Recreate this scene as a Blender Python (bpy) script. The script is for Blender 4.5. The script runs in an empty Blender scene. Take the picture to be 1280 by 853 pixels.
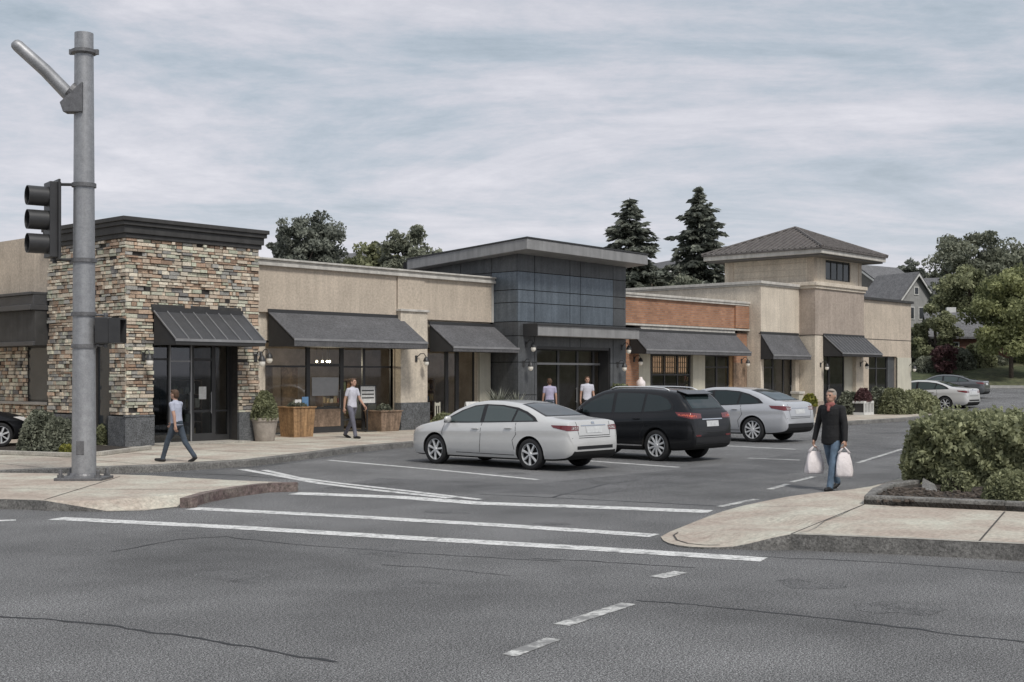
import bpy, bmesh, math, random
import numpy as np
from mathutils import Vector, Matrix
from mathutils.bvhtree import BVHTree
random.seed(7)
RNG = np.random.default_rng(11)
SC = bpy.context.scene
COL = SC.collection
R = math.radians

# ------------------------------------------------------------------ camera, sky, sun, exposure
HEAD = R(42.0)                      # the shop fronts run along +X, the view is turned 42 degrees from them
FOC, HOR, EYE = 1566.0, 470.0, 2.0
FW = Vector((math.cos(HEAD), math.sin(HEAD), 0)); RT = Vector((math.sin(HEAD), -math.cos(HEAD), 0))
cam = bpy.data.cameras.new('camera'); cam.lens = 36 * FOC / 1280; cam.shift_y = (HOR - 426.5) / 1280
cam.clip_end = 6000; cam.clip_start = 0.1
co = bpy.data.objects.new('camera', cam); COL.objects.link(co)
co.location = (0, 0, EYE); co.rotation_euler = (R(90), 0, HEAD - R(90)); SC.camera = co

SUN_EL, SUN_AZ = 52.0, 200.0        # azimuth: compass degrees clockwise from +Y
W = bpy.data.worlds.new('World'); SC.world = W; W.use_nodes = True
nt = W.node_tree; nt.nodes.clear()
def N(t, typ, **kw):
    n = t.nodes.new(typ)
    for k, v in kw.items():
        if hasattr(n, k) and k not in n.inputs: setattr(n, k, v)
        else: n.inputs[k].default_value = v
    return n
out = N(nt, 'ShaderNodeOutputWorld'); bg = N(nt, 'ShaderNodeBackground'); bg.inputs['Strength'].default_value = 0.070
sky = N(nt, 'ShaderNodeTexSky'); sky.sky_type = 'NISHITA'; sky.sun_disc = False
sky.sun_elevation = R(SUN_EL); sky.sun_rotation = R(SUN_AZ); sky.air_density = 1.0; sky.dust_density = 2.0; sky.ozone_density = 2.0
tc = N(nt, 'ShaderNodeTexCoord'); sep = N(nt, 'ShaderNodeSeparateXYZ'); nt.links.new(tc.outputs['Generated'], sep.inputs[0])
def M(t, op, a, b=None):
    n = t.nodes.new('ShaderNodeMath'); n.operation = op
    for i, v in enumerate((a, b)):
        if v is None: continue
        if isinstance(v, (int, float)): n.inputs[i].default_value = v
        else: t.links.new(v, n.inputs[i])
    return n.outputs[0]
den = M(nt, 'ADD', M(nt, 'MAXIMUM', sep.outputs['Z'], 0.0), 0.13)
cu = M(nt, 'DIVIDE', sep.outputs['X'], den); cv = M(nt, 'DIVIDE', sep.outputs['Y'], den)
cmb = N(nt, 'ShaderNodeCombineXYZ'); nt.links.new(cu, cmb.inputs[0]); nt.links.new(cv, cmb.inputs[1])
mp = N(nt, 'ShaderNodeMapping'); mp.vector_type = 'TEXTURE'; mp.inputs['Rotation'].default_value = (0, 0, R(-50)); mp.inputs['Scale'].default_value = (1.15, 0.85, 1)
nt.links.new(cmb.outputs[0], mp.inputs[0])
n1 = N(nt, 'ShaderNodeTexNoise', Scale=0.8, Detail=12.0, Roughness=0.62, Distortion=0.6)
nt.links.new(mp.outputs[0], n1.inputs['Vector'])
n2 = N(nt, 'ShaderNodeTexNoise', Scale=3.3, Detail=10.0, Roughness=0.72, Distortion=0.2)
nt.links.new(mp.outputs[0], n2.inputs['Vector'])
mix01 = M(nt, 'ADD', M(nt, 'MULTIPLY', n1.outputs['Fac'], 0.72), M(nt, 'MULTIPLY', n2.outputs['Fac'], 0.28))
rp = N(nt, 'ShaderNodeValToRGB')
e = rp.color_ramp.elements
e[0].position = 0.36; e[0].color = (2.5, 3.15, 3.6, 1)
e[1].position = 0.64; e[1].color = (6.9, 6.75, 7.1, 1)
m = e.new(0.45); m.color = (3.7, 4.25, 4.8, 1)
m = e.new(0.53); m.color = (5.2, 5.25, 5.7, 1)
nt.links.new(mix01, rp.inputs[0])
# brighter, whiter cloud towards the horizon
hz = M(nt, 'POWER', M(nt, 'SUBTRACT', 1.0, M(nt, 'MAXIMUM', sep.outputs['Z'], 0.0)), 7.0)
hmix = N(nt, 'ShaderNodeMixRGB'); hmix.blend_type = 'MIX'; hmix.inputs[2].default_value = (7.0, 6.75, 7.2, 1)
nt.links.new(M(nt, 'MULTIPLY', hz, 0.7), hmix.inputs[0]); nt.links.new(rp.outputs[0], hmix.inputs[1])
smix = N(nt, 'ShaderNodeMixRGB'); smix.inputs[0].default_value = 0.9
nt.links.new(sky.outputs[0], smix.inputs[1]); nt.links.new(hmix.outputs[0], smix.inputs[2])
nt.links.new(smix.outputs[0], bg.inputs[0]); nt.links.new(bg.outputs[0], out.inputs[0])

sl = bpy.data.lights.new('sun', 'SUN'); sl.energy = 1.5; sl.angle = R(12); sl.color = (1.0, 0.96, 0.9)
so = bpy.data.objects.new('sun', sl); COL.objects.link(so)
az = R(SUN_AZ); sd = Vector((math.sin(az) * math.cos(R(SUN_EL)), math.cos(az) * math.cos(R(SUN_EL)), math.sin(R(SUN_EL))))
so.rotation_euler = sd.to_track_quat('Z', 'Y').to_euler(); so.location = (0, -20, 40)
SC.view_settings.view_transform = 'Standard'; SC.view_settings.look = 'None'
SC.view_settings.exposure = 0.82; SC.view_settings.gamma = 1; SC.view_settings.use_curve_mapping = False

# ------------------------------------------------------------------ survey helpers (photo measurement -> metres)
def G(px, py, z=0.0):
    d = FW + RT * ((px - 640) / FOC); dz = -(py - HOR) / FOC; t = (z - EYE) / dz
    return Vector((d.x * t, d.y * t, z))
def VX(px, Y):
    d = FW + RT * ((px - 640) / FOC); return d.x * Y / d.y
def VZ(px, py, Y):
    d = FW + RT * ((px - 640) / FOC); return EYE - (py - HOR) / FOC * Y / d.y
def LY(px, X):
    d = FW + RT * ((px - 640) / FOC); return d.y * X / d.x
def AT(px, t):
    d = FW + RT * ((px - 640) / FOC); return Vector((d.x * t, d.y * t, 0))
def HZ(py, t): return EYE - (py - HOR) / FOC * t

# ------------------------------------------------------------------ materials
MATS = {}
def mat(name, col, rough=0.7, metal=0.0, var=0.15, vscale=3.0, bump=0.0, bscale=40.0, spec=0.5, speck=0.0, sscale=80.0, streak=0.0, coat=0.0, hue=None, emit=None, wide=None, worn=None, tight=False, wl=(.56, .63)):
    m = bpy.data.materials.new(name); m.use_nodes = True; t = m.node_tree
    b = t.nodes['Principled BSDF']
    b.inputs['Roughness'].default_value = rough; b.inputs['Metallic'].default_value = metal
    b.inputs['Specular IOR Level'].default_value = spec; b.inputs['Coat Weight'].default_value = coat; b.inputs['Coat Roughness'].default_value = 0.04
    tc = N(t, 'ShaderNodeTexCoord')
    base = N(t, 'ShaderNodeRGB'); base.outputs[0].default_value = (*col, 1)
    cur = base.outputs[0]
    def mul(fac_out, lo, hi, cur, f0=.3, f1=.7):
        mr = N(t, 'ShaderNodeMapRange'); t.links.new(fac_out, mr.inputs[0])
        mr.inputs[1].default_value = f0; mr.inputs[2].default_value = f1; mr.inputs[3].default_value = lo; mr.inputs[4].default_value = hi
        mx = N(t, 'ShaderNodeMixRGB'); mx.blend_type = 'MULTIPLY'; mx.inputs[0].default_value = 1.0
        t.links.new(cur, mx.inputs[1]); t.links.new(mr.outputs[0], mx.inputs[2]); return mx.outputs[0]
    if var:
        n = N(t, 'ShaderNodeTexNoise', Scale=vscale, Detail=6.0, Roughness=0.65); t.links.new(tc.outputs['Object'], n.inputs['Vector'])
        if hue:
            h = N(t, 'ShaderNodeMixRGB'); h.inputs[2].default_value = (*hue, 1); t.links.new(cur, h.inputs[1])
            mr = N(t, 'ShaderNodeMapRange'); mr.inputs[1].default_value = .4; mr.inputs[2].default_value = .65; t.links.new(n.outputs['Fac'], mr.inputs[0]); t.links.new(mr.outputs[0], h.inputs[0]); cur = h.outputs[0]
        cur = mul(n.outputs['Fac'], 1 - var, 1 + var, cur)
    if streak:
        mpp = N(t, 'ShaderNodeMapping'); mpp.inputs['Scale'].default_value = (5, 5, 0.35); t.links.new(tc.outputs['Object'], mpp.inputs[0])
        n = N(t, 'ShaderNodeTexNoise', Scale=1.0, Detail=5.0, Roughness=0.6); t.links.new(mpp.outputs[0], n.inputs['Vector'])
        cur = mul(n.outputs['Fac'], 1 - streak, 1 + streak * .6, cur)
    if speck:
        n = N(t, 'ShaderNodeTexNoise', Scale=sscale, Detail=3.0, Roughness=0.8); t.links.new(tc.outputs['Object'], n.inputs['Vector'])
        cur = mul(n.outputs['Fac'], 1 - speck, 1 + speck, cur, *((.4, .6) if tight else ()))
    if wide:
        n = N(t, 'ShaderNodeTexNoise', Scale=wide[1], Detail=2.0, Roughness=0.7); t.links.new(tc.outputs['Object'], n.inputs['Vector'])
        cur = mul(n.outputs['Fac'], 1 - wide[0], 1 + wide[0] * 1.25, cur, .41, .61)
    if worn:
        n = N(t, 'ShaderNodeTexNoise', Scale=5.0, Detail=8.0, Roughness=0.75); t.links.new(tc.outputs['Object'], n.inputs['Vector'])
        mr = N(t, 'ShaderNodeMapRange'); mr.inputs[1].default_value = wl[0]; mr.inputs[2].default_value = wl[1]; mr.inputs[4].default_value = .85; t.links.new(n.outputs['Fac'], mr.inputs[0])
        mx = N(t, 'ShaderNodeMixRGB'); mx.inputs[2].default_value = (*worn, 1); t.links.new(mr.outputs[0], mx.inputs[0]); t.links.new(cur, mx.inputs[1]); cur = mx.outputs[0]
    t.links.new(cur, b.inputs['Base Color'])
    if bump:
        n = N(t, 'ShaderNodeTexNoise', Scale=bscale, Detail=5.0, Roughness=0.7); t.links.new(tc.outputs['Object'], n.inputs['Vector'])
        bp = N(t, 'ShaderNodeBump', Strength=bump, Distance=0.02); t.links.new(n.outputs['Fac'], bp.inputs['Height']); t.links.new(bp.outputs[0], b.inputs['Normal'])
    if emit:
        b.inputs['Emission Color'].default_value = (*emit[0], 1); b.inputs['Emission Strength'].default_value = emit[1]
    MATS[name] = m
    return m

mat('asphalt', (0.128, 0.128, 0.128), 0.88, var=0.42, vscale=0.3, bump=0.5, bscale=90, speck=0.4, sscale=34, wide=(0.95, 88), tight=True)
mat('asphalt_patch', (0.10, 0.10, 0.101), 0.88, var=0.4, vscale=0.6, bump=0.5, bscale=90, speck=0.4, sscale=34, wide=(0.95, 88), tight=True)
mat('asphalt_stain', (0.105, 0.105, 0.105), 0.8, var=0.3, vscale=3, bump=0.5, bscale=90, speck=0.4, sscale=34, wide=(0.95, 88), tight=True)
mat('paint_line', (0.60, 0.60, 0.585), 0.75, var=0.15, vscale=3.5, speck=0.4, sscale=22, bump=.3, worn=(0.17, 0.17, 0.17), wl=(.51, .62))
mat('paint_worn', (0.52, 0.52, 0.50), 0.8, var=0.15, vscale=3.5, speck=0.45, sscale=22, bump=.3, worn=(0.15, 0.15, 0.15), wl=(.44, .56))
mat('tar', (0.018, 0.018, 0.019), 0.6, var=0.2)
mat('concrete', (0.43, 0.36, 0.30), 0.85, var=0.22, vscale=0.9, bump=0.35, bscale=40, speck=0.3, sscale=16, hue=(0.42, 0.41, 0.345))
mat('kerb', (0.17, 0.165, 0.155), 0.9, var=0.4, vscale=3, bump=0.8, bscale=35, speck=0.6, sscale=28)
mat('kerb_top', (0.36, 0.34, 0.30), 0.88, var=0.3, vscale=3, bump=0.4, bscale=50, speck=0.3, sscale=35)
mat('red_kerb', (0.145, 0.10, 0.097), 0.85, var=0.4, vscale=2.5, bump=0.8, bscale=35, speck=0.6, sscale=16, hue=(0.17, 0.145, 0.125))
mat('joint', (0.06, 0.055, 0.05), 0.9)
mat('stucco', (0.49, 0.42, 0.34), 0.9, var=0.12, vscale=0.9, bump=0.4, bscale=30, speck=0.2, sscale=14, streak=0.12)
mat('stucco_light', (0.58, 0.515, 0.425), 0.9, var=0.12, vscale=0.9, bump=0.4, bscale=30, speck=0.2, sscale=14, streak=0.14)
mat('stucco_dark', (0.37, 0.31, 0.26), 0.9, var=0.12, vscale=0.9, bump=0.4, bscale=30, speck=0.2, sscale=12, streak=0.12)
mat('cream', (0.50, 0.48, 0.40), 0.85, var=0.10, vscale=1.5, speck=0.1, streak=0.1)
mat('cap', (0.50, 0.48, 0.44), 0.8, var=0.15, vscale=2.5, bump=.2, streak=0.2)
mat('cornice', (0.045, 0.044, 0.043), 0.7, var=0.25, vscale=3, streak=0.25)
mat('mortar', (0.035, 0.032, 0.03), 0.95, var=0.3, vscale=8)
mat('granite', (0.10, 0.105, 0.11), 0.6, var=0.3, vscale=5, speck=0.9, sscale=26, bump=.3)
mat('clad', (0.085, 0.09, 0.095), 0.5, metal=0.1, var=0.2, vscale=1.2, streak=0.25, speck=.2, sscale=12)
mat('clad_blue', (0.125, 0.15, 0.175), 0.38, metal=0.3, var=0.2, vscale=1.0, streak=0.25, speck=.2, sscale=12)
mat('clad_gap', (0.012, 0.012, 0.013), 0.9)
mat('fascia', (0.25, 0.25, 0.25), 0.6, var=0.12, vscale=2, streak=0.2)
mat('soffit', (0.12, 0.115, 0.11), 0.8)
mat('roofing', (0.12, 0.12, 0.12), 0.9, var=0.2, speck=.3)
mat('awning_cloth', (0.095, 0.095, 0.10), 0.85, var=0.18, vscale=1.6, bump=0.2, bscale=40, speck=0.4, sscale=16, streak=0.1)
mat('awning_metal', (0.075, 0.076, 0.08), 0.5, metal=0.3, var=0.15, vscale=2.5, speck=.2, sscale=40)
mat('awning_side', (0.03, 0.03, 0.031), 0.8, var=0.15)
mat('seam', (0.26, 0.26, 0.265), 0.5, metal=0.3, var=.2)
mat('tile', (0.105, 0.095, 0.09), 0.8, var=0.35, vscale=4, speck=0.5, sscale=25)
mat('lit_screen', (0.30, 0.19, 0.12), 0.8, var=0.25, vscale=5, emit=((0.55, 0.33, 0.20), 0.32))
mat('frame', (0.045, 0.045, 0.046), 0.45, metal=0.2, var=0.1)
mat('frame_light', (0.30, 0.30, 0.30), 0.4, metal=0.5, var=0.1)
mat('interior', (0.42, 0.35, 0.29), 0.9, var=0.3, vscale=1.5)
mat('interior_floor', (0.26, 0.22, 0.19), 0.7, var=0.2)
mat('wood', (0.33, 0.20, 0.10), 0.7, var=0.35, vscale=4, speck=.3, sscale=14, streak=.35)
mat('wood_grey', (0.24, 0.17, 0.12), 0.8, var=0.35, vscale=4, speck=.3, sscale=14, streak=.35)
mat('clay', (0.34, 0.30, 0.26), 0.8, var=0.25, vscale=5, speck=.2)
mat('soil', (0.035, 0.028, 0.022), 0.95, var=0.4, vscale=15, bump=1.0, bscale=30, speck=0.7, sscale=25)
mat('galv', (0.33, 0.335, 0.345), 0.5, metal=0.55, var=0.14, vscale=9, speck=.15, sscale=40, streak=0.15)
mat('galv_dark', (0.16, 0.16, 0.165), 0.55, metal=0.5, var=0.3, vscale=9, speck=.3)
mat('signal_black', (0.035, 0.035, 0.036), 0.42, var=0.2)
mat('signal_inner', (0.008, 0.008, 0.008), 0.8, var=0)
mat('lens_red', (0.10, 0.012, 0.01), 0.2, var=0); mat('lens_amber', (0.12, 0.06, 0.01), 0.2, var=0); mat('lens_green', (0.01, 0.06, 0.04), 0.2, var=0)
mat('lamp_globe', (0.62, 0.6, 0.55), 0.3, var=0, emit=((1.0, 0.9, 0.75), 0.06))
mat('bulb', (0.9, 0.85, 0.7), 0.3, var=0, emit=((1.0, 0.85, 0.6), 4.0))
mat('tyre', (0.018, 0.018, 0.019), 0.85, var=0.2, vscale=20)
mat('alloy', (0.66, 0.67, 0.68), 0.35, metal=0.35, var=0.05)
mat('well', (0.008, 0.008, 0.008), 0.95, var=0)
mat('paint_white', (0.56, 0.56, 0.55), 0.34, metal=0.15, var=0.03, vscale=2, coat=0.8)
mat('paint_silver', (0.50, 0.51, 0.53), 0.34, metal=0.35, var=0.03, coat=0.8)
mat('paint_black', (0.006, 0.0065, 0.008), 0.3, var=0.0, coat=0.35, spec=0.3)
mat('paint_grey', (0.10, 0.105, 0.11), 0.3, metal=0.3, var=0.0, coat=0.9)
mat('car_glass_backlit', (0.06, 0.08, 0.08), 0.04, var=0, spec=0.6)  # opaque; light showing through from the far side is put into the paler base
mat('car_glass', (0.022, 0.032, 0.034), 0.05, var=0, spec=0.45)
mat('trim_black', (0.010, 0.010, 0.011), 0.35, var=0)
mat('chrome', (0.7, 0.7, 0.72), 0.12, metal=1.0, var=0)
mat('tail_red', (0.13, 0.012, 0.014), 0.15, var=0, coat=1.0)
mat('tail_bright', (0.55, 0.10, 0.05), 0.15, var=0, coat=1.0)
mat('tail_clear', (0.6, 0.58, 0.56), 0.1, var=0, coat=1.0)
mat('plate', (0.55, 0.56, 0.56), 0.5, var=0.2, vscale=14)
mat('bark', (0.085, 0.068, 0.055), 0.95, var=0.4, vscale=6, bump=0.8, bscale=25, speck=.4)
mat('skin', (0.42, 0.25, 0.18), 0.6, var=0.08); mat('hair_brown', (0.075, 0.04, 0.022), 0.7, var=0.3, vscale=30)
mat('hair_grey', (0.30, 0.26, 0.22), 0.7, var=0.3, vscale=30)
mat('eye', (0.02, 0.015, 0.012), 0.3, var=0); mat('lip', (0.32, 0.13, 0.11), 0.6, var=0)
mat('jacket', (0.014, 0.014, 0.015), 0.9, var=0.3, vscale=12, bump=.4, bscale=14)
mat('scarf', (0.24, 0.085, 0.075), 0.9, var=0.3, vscale=20)
mat('jeans', (0.10, 0.145, 0.20), 0.9, var=0.35, vscale=7, bump=.4, bscale=14)
mat('jeans_dark', (0.05, 0.065, 0.085), 0.9, var=0.35, vscale=7, bump=.4, bscale=14)
mat('trousers_grey', (0.12, 0.12, 0.15), 0.9, var=0.3, vscale=7, bump=.4, bscale=14)
mat('tee_grey', (0.40, 0.42, 0.50), 0.9, var=0.15, vscale=7, bump=.4, bscale=14)
mat('tee_white', (0.52, 0.52, 0.58), 0.9, var=0.15, vscale=7, bump=.4, bscale=14)
mat('tee_lilac', (0.36, 0.34, 0.46), 0.9, var=0.15, vscale=7, bump=.4, bscale=14)
mat('shoe', (0.015, 0.015, 0.016), 0.6, var=0.2)
mat('bag_plastic', (0.78, 0.72, 0.71), 0.5, var=0.08, vscale=6, bump=.8, bscale=9)
mat('white_sign', (0.62, 0.62, 0.60), 0.6, var=0.25, vscale=18)
mat('blue_card', (0.10, 0.20, 0.34), 0.6, var=0.2)
mat('siding', (0.30, 0.30, 0.295), 0.8, var=0.12, vscale=3, streak=.1)
mat('siding_dark', (0.19, 0.18, 0.17), 0.8, var=0.15, vscale=3)
mat('house_trim', (0.60, 0.60, 0.58), 0.7, var=0.1)
mat('house_roof', (0.13, 0.13, 0.135), 0.9, var=0.25, vscale=2, speck=.5, sscale=9)
mat('house_brick', (0.21, 0.11, 0.085), 0.9, var=0.25, vscale=4, speck=.3, sscale=12)
mat('house_glass', (0.03, 0.035, 0.04), 0.08, var=0)
mat('grass', (0.06, 0.075, 0.03), 0.95, var=0.4, vscale=0.15, speck=.6, sscale=2, hue=(0.075, 0.07, 0.04))
mat('lawn_kerb', (0.42, 0.41, 0.38), 0.9, var=.2)

def leafmat(name, a, b, rough=0.65, scale=1.3):
    m = bpy.data.materials.new(name); m.use_nodes = True; t = m.node_tree; bs = t.nodes['Principled BSDF']
    bs.inputs['Roughness'].default_value = rough; bs.inputs['Specular IOR Level'].default_value = 0.35
    at = N(t, 'ShaderNodeAttribute'); at.attribute_name = 'leaf'
    mx = N(t, 'ShaderNodeMixRGB'); mx.inputs[1].default_value = (*a, 1); mx.inputs[2].default_value = (*b, 1)
    t.links.new(at.outputs['Fac'], mx.inputs[0]); t.links.new(mx.outputs[0], bs.inputs['Base Color'])
    tl = N(t, 'ShaderNodeBsdfTranslucent'); t.links.new(mx.outputs[0], tl.inputs[0]); ms = N(t, 'ShaderNodeMixShader'); ms.inputs[0].default_value = 0.38
    t.links.new(bs.outputs[0], ms.inputs[1]); t.links.new(tl.outputs[0], ms.inputs[2]); t.links.new(ms.outputs[0], t.nodes['Material Output'].inputs[0])
    MATS[name] = m
leafmat('leaf_conifer', (0.05, 0.06, 0.048), (0.34, 0.36, 0.30))
leafmat('leaf_dark', (0.05, 0.06, 0.042), (0.33, 0.345, 0.26))
leafmat('leaf_mid', (0.06, 0.07, 0.035), (0.38, 0.395, 0.23))
leafmat('leaf_bright', (0.07, 0.085, 0.035), (0.48, 0.50, 0.25))
leafmat('leaf_hedge', (0.07, 0.082, 0.04), (0.48, 0.495, 0.29))
leafmat('leaf_red', (0.06, 0.032, 0.034), (0.19, 0.10, 0.10))
leafmat('leaf_yellow', (0.08, 0.10, 0.03), (0.40, 0.38, 0.08))
leafmat('leaf_pale', (0.10, 0.11, 0.08), (0.36, 0.37, 0.32))

def colattr_mat(name, rough=0.85, bump=0.6):
    m = bpy.data.materials.new(name); m.use_nodes = True; t = m.node_tree; bs = t.nodes['Principled BSDF']; bs.inputs['Roughness'].default_value = rough
    at = N(t, 'ShaderNodeAttribute'); at.attribute_name = 'stone'
    tcx = N(t, 'ShaderNodeTexCoord'); n = N(t, 'ShaderNodeTexNoise', Scale=26.0, Detail=5.0, Roughness=0.75); t.links.new(tcx.outputs['Object'], n.inputs['Vector'])
    mr = N(t, 'ShaderNodeMapRange'); mr.inputs[1].default_value = .3; mr.inputs[2].default_value = .7; mr.inputs[3].default_value = 0.6; mr.inputs[4].default_value = 1.4; t.links.new(n.outputs['Fac'], mr.inputs[0])
    mx = N(t, 'ShaderNodeMixRGB'); mx.blend_type = 'MULTIPLY'; mx.inputs[0].default_value = 1; t.links.new(at.outputs['Color'], mx.inputs[1]); t.links.new(mr.outputs[0], mx.inputs[2])
    t.links.new(mx.outputs[0], bs.inputs['Base Color'])
    bp = N(t, 'ShaderNodeBump', Strength=bump, Distance=0.02); t.links.new(n.outputs['Fac'], bp.inputs['Height']); t.links.new(bp.outputs[0], bs.inputs['Normal'])
    MATS[name] = m
colattr_mat('ledgestone')
colattr_mat('goods', 0.6, 0.0)

def brickmat():
    m = bpy.data.materials.new('brick'); m.use_nodes = True; t = m.node_tree; bs = t.nodes['Principled BSDF']; bs.inputs['Roughness'].default_value = 0.9
    tcx = N(t, 'ShaderNodeTexCoord'); sp = N(t, 'ShaderNodeSeparateXYZ'); t.links.new(tcx.outputs['Object'], sp.inputs[0])
    c = N(t, 'ShaderNodeCombineXYZ'); t.links.new(M(t, 'ADD', sp.outputs['X'], sp.outputs['Y']), c.inputs[0]); t.links.new(sp.outputs['Z'], c.inputs[1])
    bt = N(t, 'ShaderNodeTexBrick', Scale=1.0); bt.inputs['Brick Width'].default_value = 0.24; bt.inputs['Row Height'].default_value = 0.085; bt.inputs['Mortar Size'].default_value = 0.008
    bt.inputs['Color1'].default_value = (0.29, 0.138, 0.078, 1); bt.inputs['Color2'].default_value = (0.40, 0.205, 0.115, 1); bt.inputs['Mortar'].default_value = (0.24, 0.2, 0.17, 1)
    t.links.new(c.outputs[0], bt.inputs['Vector'])
    n = N(t, 'ShaderNodeTexNoise', Scale=1.2, Detail=6.0); t.links.new(tcx.outputs['Object'], n.inputs['Vector'])
    mr = N(t, 'ShaderNodeMapRange'); mr.inputs[1].default_value = .3; mr.inputs[2].default_value = .7; mr.inputs[3].default_value = 0.8; mr.inputs[4].default_value = 1.2; t.links.new(n.outputs['Fac'], mr.inputs[0])
    mx = N(t, 'ShaderNodeMixRGB'); mx.blend_type = 'MULTIPLY'; mx.inputs[0].default_value = 1; t.links.new(bt.outputs['Color'], mx.inputs[1]); t.links.new(mr.outputs[0], mx.inputs[2])
    t.links.new(mx.outputs[0], bs.inputs['Base Color'])
    bp = N(t, 'ShaderNodeBump', Strength=0.5, Distance=0.01); t.links.new(bt.outputs['Fac'], bp.inputs['Height']); bp.invert = True; t.links.new(bp.outputs[0], bs.inputs['Normal'])
    MATS['brick'] = m
brickmat()
def glassmat(name, tint, trans):
    m = bpy.data.materials.new(name); m.use_nodes = True; t = m.node_tree; t.nodes.clear()
    o = N(t, 'ShaderNodeOutputMaterial'); tr = N(t, 'ShaderNodeBsdfTransparent'); tr.inputs[0].default_value = (*tint, 1)
    gl = N(t, 'ShaderNodeBsdfGlossy'); gl.inputs['Roughness'].default_value = 0.03; gl.inputs[0].default_value = (.9, .95, 1, 1)
    lw = N(t, 'ShaderNodeFresnel'); lw.inputs[0].default_value = 1.5
    ge = N(t, 'ShaderNodeNewGeometry'); fac = M(t, 'MULTIPLY', M(t, 'ADD', lw.outputs[0], trans), M(t, 'SUBTRACT', 1.0, ge.outputs['Backfacing']))
    mx = N(t, 'ShaderNodeMixShader'); t.links.new(fac, mx.inputs[0]); t.links.new(tr.outputs[0], mx.inputs[1]); t.links.new(gl.outputs[0], mx.inputs[2]); t.links.new(mx.outputs[0], o.inputs[0])
    MATS[name] = m
glassmat('shop_glass', (0.88, 0.9, 0.9), 0.0)
glassmat('dark_glass', (0.55, 0.58, 0.60), 0.05)

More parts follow.
